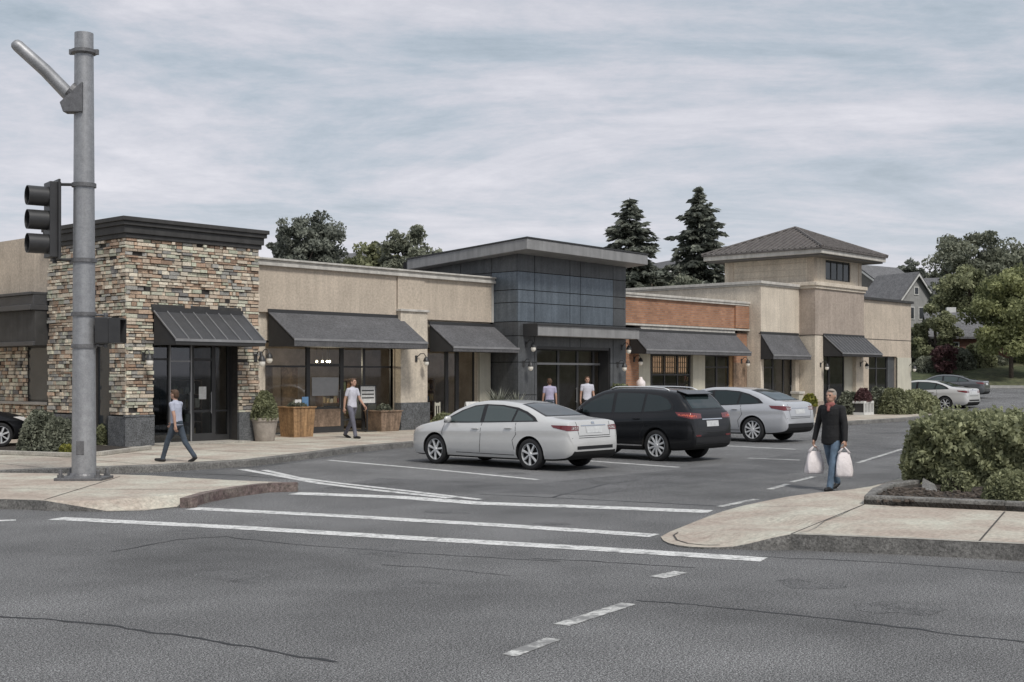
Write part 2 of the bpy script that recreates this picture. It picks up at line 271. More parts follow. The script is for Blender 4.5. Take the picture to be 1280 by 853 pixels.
# ------------------------------------------------------------------ mesh helpers
def tag(o, label=None, cat=None, group=None, kind=None):
    if label: o['label'] = label
    if cat: o['category'] = cat
    if group: o['group'] = group
    if kind: o['kind'] = kind
    return o
def thing(name, label, cat, loc=(0, 0, 0), rz=0.0, group=None):
    o = bpy.data.objects.new(name, None); COL.objects.link(o); o.empty_display_size = 0.2
    o.location = loc; o.rotation_euler = (0, 0, rz)
    return tag(o, label, cat, group)
def origin(o):
    v = Vector((0, 0, 0))
    while o is not None: v += o.location; o = o.parent
    return v
class MB:
    def __init__(s): s.v = []; s.f = []; s.c = []; s.smooth = False; s.mi = []
    def add(s, vs, fs, col=None, mi=0):
        b = len(s.v); s.v += [tuple(p) for p in vs]
        for f in fs: s.f.append(tuple(i + b for i in f)); s.c.append(col); s.mi.append(mi)
        return s
    def box(s, x0, x1, y0, y1, z0, z1, col=None, mi=0):
        if x0 > x1: x0, x1 = x1, x0
        if y0 > y1: y0, y1 = y1, y0
        if z0 > z1: z0, z1 = z1, z0
        vs = [(x, y, z) for z in (z0, z1) for y in (y0, y1) for x in (x0, x1)]
        return s.add(vs, [(0, 2, 3, 1), (4, 5, 7, 6), (0, 1, 5, 4), (2, 6, 7, 3), (0, 4, 6, 2), (1, 3, 7, 5)], col, mi)
    def hexa(s, b, t, col=None, mi=0):        # four bottom and four top points, same winding (ccw from above)
        return s.add(list(b) + list(t), [(3, 2, 1, 0), (4, 5, 6, 7), (0, 1, 5, 4), (1, 2, 6, 5), (2, 3, 7, 6), (3, 0, 4, 7)], col, mi)
    def prism(s, poly, z0, z1, col=None):    # poly ccw, xy
        n = len(poly); vs = [(p[0], p[1], z0) for p in poly] + [(p[0], p[1], z1) for p in poly]
        return s.add(vs, [tuple(range(n - 1, -1, -1)), tuple(range(n, 2 * n))] + [(i, (i + 1) % n, n + (i + 1) % n, n + i) for i in range(n)], col)
    def extr_x(s, prof, x0, x1, col=None, mi=0):     # profile of (y,z), extruded along x
        n = len(prof); vs = [(x0, p[0], p[1]) for p in prof] + [(x1, p[0], p[1]) for p in prof]
        return s.add(vs, [tuple(range(n)), tuple(range(2 * n - 1, n - 1, -1))] + [(i, n + i, n + (i + 1) % n, (i + 1) % n) for i in range(n)], col, mi)
    def extr_y(s, prof, y0, y1, col=None, mi=0):     # profile of (x,z), extruded along y
        n = len(prof); vs = [(p[0], y0, p[1]) for p in prof] + [(p[0], y1, p[1]) for p in prof]
        return s.add(vs, [tuple(range(n)), tuple(range(2 * n - 1, n - 1, -1))] + [(i, n + i, n + (i + 1) % n, (i + 1) % n) for i in range(n)], col, mi)
    def tube(s, pts, rads, seg=12, caps=True, col=None, mi=0):
        pts = [Vector(p) for p in pts]
        if isinstance(rads, (int, float)): rads = [rads] * len(pts)
        b = len(s.v); up = None
        for i, p in enumerate(pts):
            d = (pts[min(i + 1, len(pts) - 1)] - pts[max(i - 1, 0)]).normalized()
            if up is None: up = Vector((0, 0, 1)) if abs(d.z) < .9 else Vector((1, 0, 0))
            a = d.cross(up).normalized(); c = a.cross(d).normalized(); up = c
            for k in range(seg):
                t = 2 * math.pi * k / seg; s.v.append(tuple(p + (a * math.cos(t) + c * math.sin(t)) * rads[i]))
        for i in range(len(pts) - 1):
            for k in range(seg):
                q = b + i * seg; s.f.append((q + k, q + (k + 1) % seg, q + seg + (k + 1) % seg, q + seg + k)); s.c.append(col); s.mi.append(mi)
        if caps:
            s.f.append(tuple(b + k for k in range(seg))[::-1]); s.c.append(col); s.mi.append(mi)
            q = b + (len(pts) - 1) * seg; s.f.append(tuple(q + k for k in range(seg))); s.c.append(col); s.mi.append(mi)
        return s
    def lathe(s, prof, cx, cy, z=0.0, seg=24, col=None, mi=0):   # prof (r,z)
        b = len(s.v)
        for r, h in prof:
            for k in range(seg):
                t = 2 * math.pi * k / seg; s.v.append((cx + r * math.cos(t), cy + r * math.sin(t), z + h))
        for i in range(len(prof) - 1):
            for k in range(seg):
                q = b + i * seg; s.f.append((q + k, q + (k + 1) % seg, q + seg + (k + 1) % seg, q + seg + k)); s.c.append(col); s.mi.append(mi)
        s.f.append(tuple(b + k for k in range(seg))[::-1]); s.c.append(col); s.mi.append(mi)
        q = b + (len(prof) - 1) * seg; s.f.append(tuple(q + k for k in range(seg))); s.c.append(col); s.mi.append(mi)
        return s
    def sphere(s, c, r, seg=12, rings=8, sc=(1, 1, 1), mi=0):
        prof = []; b = len(s.v)
        for i in range(rings + 1):
            a = math.pi * i / rings
            for k in range(seg):
                t = 2 * math.pi * k / seg; s.v.append((c[0] + r * sc[0] * math.sin(a) * math.cos(t), c[1] + r * sc[1] * math.sin(a) * math.sin(t), c[2] + r * sc[2] * math.cos(a)))
        for i in range(rings):
            for k in range(seg):
                q = b + i * seg; s.f.append((q + seg + k, q + seg + (k + 1) % seg, q + (k + 1) % seg, q + k)); s.c.append(None); s.mi.append(mi)
        return s
    def ribbon(s, pts, w, z=None):            # flat strip on the ground
        pts = [Vector(p) for p in pts]; vs = []
        for i, p in enumerate(pts):
            d = (pts[min(i + 1, len(pts) - 1)] - pts[max(i - 1, 0)]); d.z = 0; d.normalize(); n = Vector((-d.y, d.x, 0))
            ww = w[i] if isinstance(w, (list, tuple)) else w
            q = p.copy();
            if z is not None: q.z = z
            vs += [q + n * ww / 2, q - n * ww / 2]
        return s.add(vs, [(2 * i, 2 * i + 1, 2 * i + 3, 2 * i + 2) for i in range(len(pts) - 1)])
    def kerbstrip(s, pts, w, z0, z1):         # raised strip following a polyline (left of travel)
        pts = [Vector((p[0], p[1], 0)) for p in pts]; L = []; Rr = []
        for i, p in enumerate(pts):
            d = (pts[min(i + 1, len(pts) - 1)] - pts[max(i - 1, 0)]).normalized(); n = Vector((-d.y, d.x, 0)); L.append(p + n * w); Rr.append(p)
        for i in range(len(pts) - 1):
            a, b, c, d = Rr[i], Rr[i + 1], L[i + 1], L[i]
            s.hexa([(q.x, q.y, z0) for q in (a, b, c, d)], [(q.x, q.y, z1) for q in (a, b, c, d)])
        return s
    def build(s, name, m, parent=None, smooth=False, bevel=0.0, local=False, sharp=None):
        me = bpy.data.meshes.new(name)
        off = Vector((0, 0, 0)) if (parent is None or local) else origin(parent)
        me.from_pydata([(v[0] - off.x, v[1] - off.y, v[2] - off.z) for v in s.v], [], s.f)
        for mm in (m if isinstance(m, (list, tuple)) else [m]): me.materials.append(MATS[mm])
        if any(s.mi): me.polygons.foreach_set('material_index', s.mi)
        if any(c is not None for c in s.c):
            ca = me.color_attributes.new('stone', 'FLOAT_COLOR', 'CORNER'); arr = np.ones((len(me.loops), 4), dtype=np.float32)
            for p, c in zip(me.polygons, s.c):
                if c is not None: arr[p.loop_start:p.loop_start + p.loop_total, :3] = c
            ca.data.foreach_set('color', arr.ravel())
        bm = bmesh.new(); bm.from_mesh(me); bmesh.ops.recalc_face_normals(bm, faces=bm.faces); bm.to_mesh(me); bm.free()
        if smooth:
            me.polygons.foreach_set('use_smooth', [True] * len(me.polygons))
            if sharp: me.set_sharp_from_angle(angle=R(sharp))
        o = bpy.data.objects.new(name, me); COL.objects.link(o)
        if parent is not None: o.parent = parent
        if bevel:
            bv = o.modifiers.new('bevel', 'BEVEL'); bv.width = bevel; bv.segments = 2; bv.limit_method = 'ANGLE'; bv.angle_limit = R(40)
        return o
def children(o): return [c for c in COL.objects if c.parent == o]
def dup(o, loc=None, rz=None, label=None, parent=None):
    kids = children(o)
    c = o.copy(); COL.objects.link(c)
    if parent is not None: c.parent = parent
    if loc is not None: c.location = loc
    if rz is not None: c.rotation_euler = (0, 0, rz)
    if label: c['label'] = label
    for k in kids: dup(k, parent=c)
    return c
def struct(o): o['kind'] = 'structure'; return o
# ------------------------------------------------------------------ ground and terrain
def ground_h(d):
    if d < 72: return 0.0
    if d < 105: return (d - 72) / 33 * 1.05
    return 1.05 + (min(d, 200) - 105) * 0.155
def gh(p): return ground_h(math.hypot(p[0], p[1]))
rings = [0, 8, 20, 40, 60, 72, 80, 90, 105, 106, 300, 900, 2500]
b = MB(); SEG = 96
for r in rings:
    for k in range(SEG):
        a = 2 * math.pi * k / SEG; b.v.append((r * math.cos(a) + (0.001 * k if r == 0 else 0), r * math.sin(a), ground_h(r) if r <= 105 else 0.9))
for i in range(len(rings) - 1):
    for k in range(SEG):
        q = i * SEG; b.f.append((q + k, q + (k + 1) % SEG, q + SEG + (k + 1) % SEG, q + SEG + k)); b.c.append(None); b.mi.append(0)
struct(b.build('ground', 'asphalt', smooth=True))
b = MB(); hr = [105, 112, 125, 150, 175, 200, 260, 420]; A0, A1, HS = R(-20), R(130), 120
for r in hr:
    for k in range(HS + 1):
        a = A0 + (A1 - A0) * k / HS; w = 0.35 * math.sin(a * 23 + r * .1) if r > 110 else 0
        b.v.append((r * math.cos(a), r * math.sin(a), ground_h(r) + 0.12 + w))
for i in range(len(hr) - 1):
    for k in range(HS):
        q = i * (HS + 1); b.f.append((q + k, q + k + 1, q + HS + 2 + k, q + HS + 1 + k)); b.c.append(None); b.mi.append(0)
struct(b.build('hillside', 'grass', smooth=True))
arc = [(104.6 * math.cos(a), 104.6 * math.sin(a)) for a in np.linspace(A0, A1, 90)]
struct(MB().kerbstrip(arc[::-1], 0.5, 0.95, 1.25).build('lot_kerb', 'lawn_kerb'))

def sheet(perim, inner=(), skirt=0.05):
    bm = bmesh.new(); vs = [bm.verts.new(p) for p in perim]; n = len(vs)
    f = bm.faces.new(vs); f.normal_update()
    if f.normal.z < 0: f.normal_flip()
    bmesh.ops.triangulate(bm, faces=[f])
    for p in inner:
        p = Vector(p); best = None
        for ff in bm.faces:
            if ff.normal.z > .2 or True:
                a = [v.co for v in ff.verts]; s = [((a[(i + 1) % 3] - a[i]).xy.to_3d().cross((p - a[i]).xy.to_3d())).z for i in range(3)]
                if all(x >= 0 for x in s) or all(x <= 0 for x in s): best = ff; break
        if best: r = bmesh.ops.poke(bm, faces=[best]); r['verts'][0].co = p
    out = MB(); idx = {}
    for v in bm.verts: idx[v] = len(out.v); out.v.append(tuple(v.co))
    for ff in bm.faces: out.f.append(tuple(idx[v] for v in ff.verts)); out.c.append(None); out.mi.append(0)
    base = len(out.v)
    for p in perim: out.v.append((p[0], p[1], -skirt))
    for i in range(n): out.f.append((i, (i + 1) % n, base + (i + 1) % n, base + i)); out.c.append(None); out.mi.append(1)
    bm.free(); return out

# storefront sidewalk
kerb = [(-30, 26.2), (4, 25.2), (12, 23.6), (14.4, 22.8), (16.6, 22.72), (19.0, 23.7), (21.5, 24.9), (24.9, 25.7), (29, 25.6), (34, 25.2), (40, 24.4), (46, 23.8), (53, 24.0), (60, 25.3), (64.5, 26.2), (67, 27.6), (68.4, 30), (68.6, 42)]
walk = kerb + [(68.6, 46), (-30, 46)]
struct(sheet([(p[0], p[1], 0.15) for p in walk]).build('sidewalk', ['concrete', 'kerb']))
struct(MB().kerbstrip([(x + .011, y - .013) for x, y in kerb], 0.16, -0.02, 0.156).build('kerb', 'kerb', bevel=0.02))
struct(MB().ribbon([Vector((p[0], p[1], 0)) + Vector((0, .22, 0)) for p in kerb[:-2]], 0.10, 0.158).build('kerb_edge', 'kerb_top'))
for k, x in enumerate(np.arange(1.0, 68, 1.9)):
    yk = np.interp(x, [p[0] for p in kerb], [p[1] for p in kerb])
    struct(MB().ribbon([(x, yk + .17, 0), (x, 33, 0)], 0.022, 0.1545).build('sidewalk_joint', 'joint'))
struct(MB().ribbon([(-20, 27.4, 0), (66, 27.4, 0)], 0.022, 0.1545).build('sidewalk_joint', 'joint'))
# dirt gutter along the kerb
struct(MB().ribbon([Vector((p[0], p[1] - .16, 0)) for p in kerb[:-3]], 0.34, 0.004).build('gutter', 'asphalt_patch'))

# corner pavement with the signal pole
def P(px, py, z): return tuple(G(px, py, z))
per = [P(-90, 624, .15), P(0, 624, .15), P(40, 625, .15), P(57, 626, .15), P(134, 639, .012), P(180, 638, .012), P(221, 633.5, .02), P(236, 623, .14), P(262, 615.5, .15), P(300, 609, .15), P(336, 604.5, .15), P(373, 603.5, .15),
       P(330, 602, .15), P(289, 600.5, .15), P(235, 597.5, .15), P(188, 594.5, .15), P(120, 592.5, .15), P(40, 591.5, .15), P(-90, 590.5, .15)]
inner = [P(120, 626, .15), P(190, 624, .14)]
struct(sheet(per, inner).build('corner_pavement', ['concrete', 'kerb']))
rk = [P(224, 633, 0), P(236, 623.2, .145), P(262, 615.6, .154), P(300, 609, .154), P(336, 604.5, .154), P(372, 603.6, .154)]
b = MB()
for p, q in zip(rk[:-1], rk[1:]):
    p, q = Vector(p), Vector(q); d = (q - p); d.z = 0; d.normalize(); n = Vector((d.y, -d.x, 0))
    def corners(c, zt): return [(c.x + n.x * .012, c.y + n.y * .012, zt), (c.x - n.x * .14, c.y - n.y * .14, zt)]
    pb, qb = corners(p, -.03), corners(q, -.03); pt, qt = corners(p, p.z + .004), corners(q, q.z + .004)
    b.hexa([pb[0], qb[0], qb[1], pb[1]], [pt[0], qt[0], qt[1], pt[1]])
struct(b.build('red_kerb', 'red_kerb'))
struct(MB().ribbon([G(-60, 611, .15), G(260, 612.5, .15)], .02, .1545).build('pavement_joint', 'joint'))
struct(MB().ribbon([G(150, 596, .15), G(56, 625, .15)], .02, .1545).build('pavement_joint', 'joint'))

# right-hand island
zt = 0.18
per = [P(826, 671, .015), P(829, 675.5, .015), P(836, 679, .018), P(848, 681.8, .02), P(861, 683.4, .02), P(878, 684.3, .02), P(898, 684.4, .025), P(917, 683.3, .03), P(936, 679.8, .07), P(955, 675, .12), P(972, 671, .155), P(989, 668, zt), P(1028, 669.6, zt), P(1130, 673.5, zt), P(1265, 680, zt), P(1420, 688, zt), P(1600, 640, zt), P(1500, 575, zt), P(1300, 570, zt), P(1160, 588, zt),
       P(1090, 608, zt), P(1060, 612.5, zt), P(1021, 616, zt), P(985, 621, .14), P(956, 626.5, .05), P(930, 632, .03), P(906, 638.5, .02), P(887, 645, .016), P(868, 652.5, .015), P(852, 659, .015), P(838, 664.5, .015)]
inner = [P(940, 650, .06), P(1000, 645, .17)]
struct(sheet(per, inner).build('island_pavement', ['concrete', 'kerb']))
for ln in ([(989, 668), (1080, 631)], [(1224, 677), (1256, 640)], [(945, 633.5), (1001, 633.5)], [(1094, 608), (1060, 640)]):
    if ln[0][0] == 1094: continue
    struct(MB().ribbon([G(*ln[0], zt), G(*ln[1], zt)], .022, zt + .0045 if ln[0][0] != 945 else .185).build('pavement_joint', 'joint'))
kt = [P(974, 671, .15), P(989, 668, zt), P(1028, 669.6, zt), P(1130, 673.5, zt), P(1265, 680, zt), P(1420, 688, zt)]
nose = [P(872, 654, .022), P(852, 663, .022), P(842, 669, .022), P(846, 675, .024), P(860, 679.2, .026), P(880, 681.2, .03), P(900, 681.0, .036)]
struct(MB().ribbon(nose, .025).build('pavement_joint', 'joint'))
struct(MB().ribbon([Vector(p) + Vector((.05, .03, 0)) for p in kt[1:]], .12, zt + .004).build('kerb_edge', 'kerb_top'))
b = MB()
bedpts = [P(1420, 646, .2), P(1255, 637, .2), P(1080, 629, .2), P(1090, 619, .2), P(1106, 613, .2), P(1150, 606, .2), P(1215, 590, .2), P(1330, 578, .2)]
b.kerbstrip(bedpts, -0.16, 0.10, 0.31); struct(b.build('bed_kerb', 'kerb', bevel=0.02))
bd = [Vector(p) for p in bedpts]
struct(sheet([(p.x, p.y, .25) for p in bd] + [tuple(P(1450, 600, .25))]).build('planting_bed', ['soil', 'soil']))
b = MB(); bedc = sum(bd, Vector()) / len(bd)
for i in range(500):
    t = random.random(); p = G(1095 + 200 * random.random(), 612 + 16 * random.random(), .25)
    s = random.uniform(.02, .06); a = random.random() * 3
    c, s2 = math.cos(a) * s, math.sin(a) * s
    b.hexa([(p.x - c, p.y - s2, .25), (p.x + s2 * .5, p.y - c * .5, .25), (p.x + c, p.y + s2, .25), (p.x - s2 * .5, p.y + c * .5, .25)], [(p.x - c, p.y - s2, .25 + s * .6), (p.x + s2 * .5, p.y - c * .5, .25 + s * .5), (p.x + c, p.y + s2, .25 + s * .7), (p.x - s2 * .5, p.y + c * .5, .25 + s * .4)])
tag(b.build('bark_mulch', 'bark'), 'dark bark chips covering the planting bed under the clipped hedge', 'mulch', kind='stuff')

# paint on the road
def line(pts, w, z=.0045, m='paint_line'):
    struct(MB().ribbon([G(*p) for p in pts], w, z).build('road_marking', m))
line([(70, 648.5), (300, 660), (530, 674), (720, 685), (955, 700)], .34)
line([(240, 636), (420, 645), (640, 658), (818, 670)], .33)
line([(368, 617), (500, 622), (600, 629.5), (760, 635), (888, 640)], .42)
line([(302, 587), (345, 594.5), (400, 604.5), (470, 613), (563, 623)], .20)
line([(330, 588), (372, 597.5), (420, 604.0), (500, 613), (600, 625)], .16)
line([(410, 575.5), (540, 587), (672, 600)], .15)
line([(730, 576), (848, 584.5)], .16); line([(905, 557.5), (994, 562)], .16)
line([(935, 573), (1000, 575.5)], .12)
for a, c, w in (((636, 820), (692, 799), .13), ((702, 782), (786, 755), .15), ((820, 722.5), (852, 715.5), .18), ((898, 634), (945, 624.5), .13), ((962, 612), (985, 605.5), .13), ((990, 603), (1018, 596), .12), ((1072, 579), (1128, 561.5), .12), ((1190, 540), (1240, 524), .12)):
    line([a, c], w, m='paint_worn')
line([(-40, 653), (20, 650.5)], .16)
line([(1200, 515), (1275, 500)], .3)
def tar(pts, w):
    q = [G(*p) for p in pts]; res = []
    for p, r in zip(q[:-1], q[1:]):
        for k in range(6): res.append(p.lerp(r, k / 6) + Vector((random.uniform(-.03, .03), random.uniform(-.03, .03), 0)))
    res.append(q[-1]); ws = [w * random.uniform(.5, 1.3) for _ in res]
    struct(MB().ribbon(res, ws, .0025).build('road_crack', 'tar'))
tar([(-60, 765), (20, 772), (120, 780), (200, 792), (290, 806), (420, 828)], .045)
tar([(796, 751), (880, 757), (1000, 770), (1120, 784), (1300, 806)], .04)
tar([(660, 698), (760, 703), (870, 710)], .035); tar([(940, 696), (1100, 703), (1300, 718)], .03)
tar([(140, 690), (220, 675), (280, 671), (360, 680)], .03); tar([(360, 680), (520, 692), (700, 702)], .025)
tar([(690, 622), (760, 605), (800, 600)], .05); tar([(600, 618), (800, 628), (905, 633)], .06); tar([(180, 590), (290, 594), (380, 600)], .05)
tar([(480, 706), (560, 712), (640, 720)], .02)
for px, py, r in ((560, 640, .3), (690, 655, .22), (470, 690, .35), (760, 600, .3), (900, 600, .25), (300, 720, .4), (1010, 730, .3), (640, 592, .35), (865, 580, .3), (520, 730, .25), (1120, 760, .35), (230, 665, .2)):
    c = G(px, py, .0012 + .00001 * px % .001); n = 14; rr_ = [r * random.uniform(.55, 1.1) for _ in range(n)]
    b = MB(); b.add([(c.x + rr_[k] * math.cos(2 * math.pi * k / n), c.y + rr_[k] * 1.3 * math.sin(2 * math.pi * k / n), .0012 + px * 1e-6) for k in range(n)], [tuple(range(n))]); struct(b.build('oil_stain', 'asphalt_stain'))
# long tar-sealed seam crossing the near lane and a darker resurfaced band beside the bays
struct(MB().ribbon([G(440, 604), G(700, 612), G(960, 585), G(1130, 556)], 2.4, .0015).build('road_patch', 'asphalt_patch'))

# ------------------------------------------------------------------ buildings
def cells(x0, x1, z0, z1, holes):
    xs = sorted({x0, x1, *[min(max(h[0], x0), x1) for h in holes], *[min(max(h[1], x0), x1) for h in holes]})
    zs = sorted({z0, z1, *[min(max(h[2], z0), z1) for h in holes], *[min(max(h[3], z0), z1) for h in holes]})
    for xa, xb in zip(xs[:-1], xs[1:]):
        run = None
        for za, zb in zip(zs[:-1], zs[1:]):
            cx, cz = (xa + xb) / 2, (za + zb) / 2
            if any(h[0] < cx < h[1] and h[2] < cz < h[3] for h in holes):
                if run: yield (xa, xb, *run); run = None
            else: run = (run[0], zb) if run else (za, zb)
        if run: yield (xa, xb, *run)
def wall_front(b, Y, th, x0, x1, z0, z1, holes=()):
    for xa, xb, za, zb in cells(x0, x1, z0, z1, holes): b.box(xa, xb, Y, Y + th, za, zb)
    return b
def wall_side(b, X, th, y0, y1, z0, z1, holes=()):
    for ya, yb, za, zb in cells(y0, y1, z0, z1, holes): b.box(X, X + th, ya, yb, za, zb)
    return b
STONES = [((.56, .48, .38), 4), ((.44, .36, .28), 3), ((.64, .58, .47), 4), ((.36, .25, .18), 2), ((.50, .37, .27), 3), ((.37, .36, .33), 2), ((.22, .21, .20), 1), ((.57, .56, .45), 2.5), ((.45, .46, .36), 1.5)]
def stone_col():
    r = random.random() * sum(w for _, w in STONES)
    for c, w in STONES:
        r -= w
        if r <= 0: break
    k = random.uniform(.75, 1.2); return tuple(x * k for x in c)
def stones(b, u0, u1, z0, z1, holes, put):
    z = z0
    while z < z1 - .03:
        h = min(random.uniform(.06, .125), z1 - z)
        if z1 - z - h < .05: h = z1 - z
        segs = [(u0, u1)]
        for ha, hb, hc, hd in holes:
            if z + h > hc + .02 and z < hd - .02:
                segs = [s for a, c in segs for s in ((a, min(c, ha)), (max(a, hb), c)) if s[1] - s[0] > .03]
        for a, c in segs:
            u = a
            while u < c - .02:
                w = random.uniform(.14, .36) if random.random() < .75 else random.uniform(.09, .16)
                if c - u - w < .14: w = c - u
                put(u + .009, u + w - .009, z + random.uniform(.006, .014), z + h - random.uniform(.006, .014), random.choice((.012, .025, .04, .06, .08)) + random.uniform(-.008, .008), stone_col()); u += w
        z += h
    return b

def awning(parent, x0, x1, Yw, zt, Ye, ze, drop, metal=False, label=None):
    a = MB(); th = .035
    prof = [(Yw, zt), (Ye, ze), (Ye, ze - th), (Yw, zt - th)]
    a.extr_x(prof, x0, x1)
    o = a.build('awning', 'awning_metal' if metal else 'awning_cloth', parent)
    v = MB(); v.box(x0 - .004, x1 + .004, Ye - .012, Ye + .02, ze - drop, ze - .004); v.build('valance', 'awning_side' if metal else 'awning_cloth', o)
    s = MB()
    for xx, sgn in ((x0, 1), (x1, -1)):
        s.extr_x([(Yw, zt - .05), (Ye + .03, ze - .045), (Ye + .03, ze - drop), (Yw, ze - drop)], xx + sgn * .012, xx + sgn * .03)
    s.box(x0 + .03, x1 - .03, Ye + .03, Yw, ze - drop + .01, ze - drop + .03)
    s.build('side_panel', 'awning_side', o)
    e = MB(); e.box(x0 - .02, x1 + .02, Ye - .03, Ye - .012, ze - .05, ze + .02); e.build('edge_trim', 'seam', o)
    h = MB(); h.box(x0 - .02, x1 + .02, Yw - .03, Yw + .02, zt - .02, zt + .09); h.build('head_trim', 'frame', o)
    if metal:
        m = MB(); n = max(4, int((x1 - x0) / .36))
        for i in range(n + 1):
            x = x0 + (x1 - x0) * i / n
            m.extr_x([(Yw, zt + .035), (Ye, ze + .035), (Ye, ze), (Yw, zt)], x - .012, x + .012)
        m.build('seam', 'seam', o)
    if label: o['label'] = label
    return o
def pane_frame(parent, name, x0, x1, Y, z0, z1, fw=.05, glass='shop_glass', fm='frame', bars=(), low=0.0, handle=False, label=None, vbars=()):
    f = MB(); d = .07
    f.box(x0, x0 + fw, Y, Y + d, z0, z1).box(x1 - fw, x1, Y, Y + d, z0, z1).box(x0 + fw, x1 - fw, Y, Y + d, z1 - fw, z1).box(x0 + fw, x1 - fw, Y, Y + d, z0, z0 + max(fw, low))
    for zb in bars: f.box(x0 + fw, x1 - fw, Y + .006, Y + d - .006, zb - fw * .5, zb + fw * .5)
    for xb in vbars: f.box(xb - fw * .5, xb + fw * .5, Y + .003, Y + d - .003, z0 + max(fw, low), z1 - fw)
    o = f.build(name, fm, parent)
    MB().box(x0 + fw, x1 - fw, Y + .03, Y + .042, z0 + max(fw, low), z1 - fw).build('pane', glass, o)
    if handle:
        MB().tube([(x1 - fw - .05, Y - .05, z0 + .8), (x1 - fw - .05, Y - .05, z0 + 1.4)], .014, 8).box(x1 - fw - .06, x1 - fw - .04, Y - .05, Y + .01, z0 + .84, z0 + .87).box(x1 - fw - .06, x1 - fw - .04, Y - .05, Y + .01, z0 + 1.33, z0 + 1.36).build('handle', 'frame_light', o)
    if label: o['label'] = label
    return o
def wall_lamp(parent, x, Y, z, sx=0.0):
    a = MB(); a.box(x - .05, x + .05, Y - .025, Y, z - .02, z + .2)
    a.tube([(x, Y - .02, z + .12), (x + sx, Y - .12, z + .26), (x + sx * 1.6, Y - .24, z + .26), (x + sx * 2, Y - .3, z + .14)], .016, 8)
    a.lathe([(.02, .16), (.07, .12), (.10, .04), (.11, 0), (.10, -.01)], x + sx * 2, Y - .3, z, 14)
    o = a.build('wall_lamp', 'frame', parent, smooth=True, sharp=35)
    MB().sphere((x + sx * 2, Y - .3, z - .06), .095, 12, 8, (1, 1, 1.15)).build('lamp_globe', 'lamp_globe', o, smooth=True)
def room(parent, x0, x1, Yf, depth, zc=3.3, m='interior'):
    b = MB(); Yb = Yf + depth
    b.box(x0, x1, Yb, Yb + .1, .15, zc).box(x0 - .1, x0, Yf + .15, Yb + .1, .15, zc).box(x1, x1 + .1, Yf + .15, Yb + .1, .15, zc)
    b.build('interior_wall', m, parent)
    MB().box(x0, x1, Yf + .1, Yb, zc, zc + .08).build('ceiling', 'soffit', parent)
    MB().box(x0, x1, Yf + .02, Yb, .152, .17).build('interior_floor', 'interior_floor', parent)
def shell(parent, x0, x1, Yf, zr, wallm, yb=42.0, left=True, right=True):
    b = MB()
    b.box(x0, x1, yb, yb + .25, .15, zr + .5)
    if left: b.box(x0, x0 + .2, Yf, yb, .15, zr + .5)
    if right: b.box(x1 - .2, x1, Yf, yb, .15, zr + .5)
    b.build('rear_wall', wallm, parent)
    MB().box(x0 + .2, x1 - .2, Yf, yb, zr - .15, zr).build('flat_roof', 'roofing', parent)

# --- stone corner shop
B = thing('stone_shop', 'multicoloured stacked stone corner shop with heavy dark cornice behind the signal pole', 'shop building', (19.6, 29.3, .15))
X0, X1, Yf = 17.53, 21.74, 29.3
door_hole = (18.32, 21.02, .1, 3.72); wy0, wy1 = LY(138, X0), LY(117, X0)
side_hole = (wy0, wy1, .1, 2.95)
b = MB(); wall_front(b, Yf + .02, .28, X0 + .03, X1, .15, 5.62, [door_hole]); wall_side(b, X0 + .03, .28, Yf + .3, 33.4, .15, 5.62, [side_hole]); b.build('wall_core', 'mortar', B)
b = MB()
stones(b, X0 - .02, X1, .97, 5.6, [door_hole], lambda a, c, z, y, p, col: b.box(a, c, Yf + .025 - p, Yf + .05, z, y, col))
stones(b, Yf - .01, 33.4, .97, 5.6, [side_hole], lambda a, c, z, y, p, col: b.box(X0 + .035 - p, X0 + .06, a, c, z, y, col))
stones(b, Yf + .06, 31.6, .97, 5.6, [], lambda a, c, z, y, p, col: b.box(X1 - .02, X1 - .015 + p, a, c, z, y, col))
b.build('wall', 'ledgestone', B)
b = MB(); b.box(X0 - .075, 18.32, Yf - .075, Yf + .025, .14, .93); wall_side(b, X0 - .075, .1, Yf + .02, wy0, .14, .93); b.box(X0 - .095, 18.32, Yf - .095, Yf + .0, .925, .97); b.build('plinth', 'granite', B, bevel=.01)
MB().box(21.02, X1 + .03, Yf - .075, Yf + .025, .14, .97).build('plinth', 'granite', B, bevel=.01); MB().box(X0 - .075, X0 + .025, wy1, 33.4, .14, .93).build('plinth', 'granite', B, bevel=.01)
b = MB()
for z0, z1, ov in ((5.6, 5.72, .06), (5.72, 5.92, .11), (5.92, 6.03, .17), (6.03, 6.14, .22)): b.box(X0 - ov, X1 + ov, Yf - ov, 33.4, z0, z1)
b.build('cornice', 'cornice', B, bevel=.012)
awning(B, 18.29, 21.12, Yf - .06, 3.72, 28.19, 2.95, .14, metal=True)
MB().box(18.25, 21.1, Yf - .04, Yf + .2, 3.72, 3.9).build('lintel', 'cornice', B)
Yg = Yf + .42
MB().box(18.2, 18.32, Yf + .3, Yg + .1, .15, 3.5).build('door_jamb', 'frame', B); MB().box(21.02, 21.14, Yf + .3, Yg + .1, .15, 3.5).build('door_jamb', 'frame', B)
xs = [18.32, VX(212, Yg), VX(240, Yg), VX(263, Yg), 21.02]
pane_frame(B, 'window', xs[0], xs[1], Yg, .15, 2.95, glass='dark_glass', bars=(2.45,))
pane_frame(B, 'door', xs[1], xs[2], Yg, .15, 2.95, .04, glass='dark_glass', bars=(2.4,), handle=True, fm='frame_light')
pane_frame(B, 'door', xs[2], xs[3] + .12, Yg, .15, 2.95, .07, bars=(1.02, 2.45), low=.25, handle=True)
pane_frame(B, 'window', xs[3] + .12, xs[4], Yg, .15, 2.95, bars=(1.02,), low=.2)
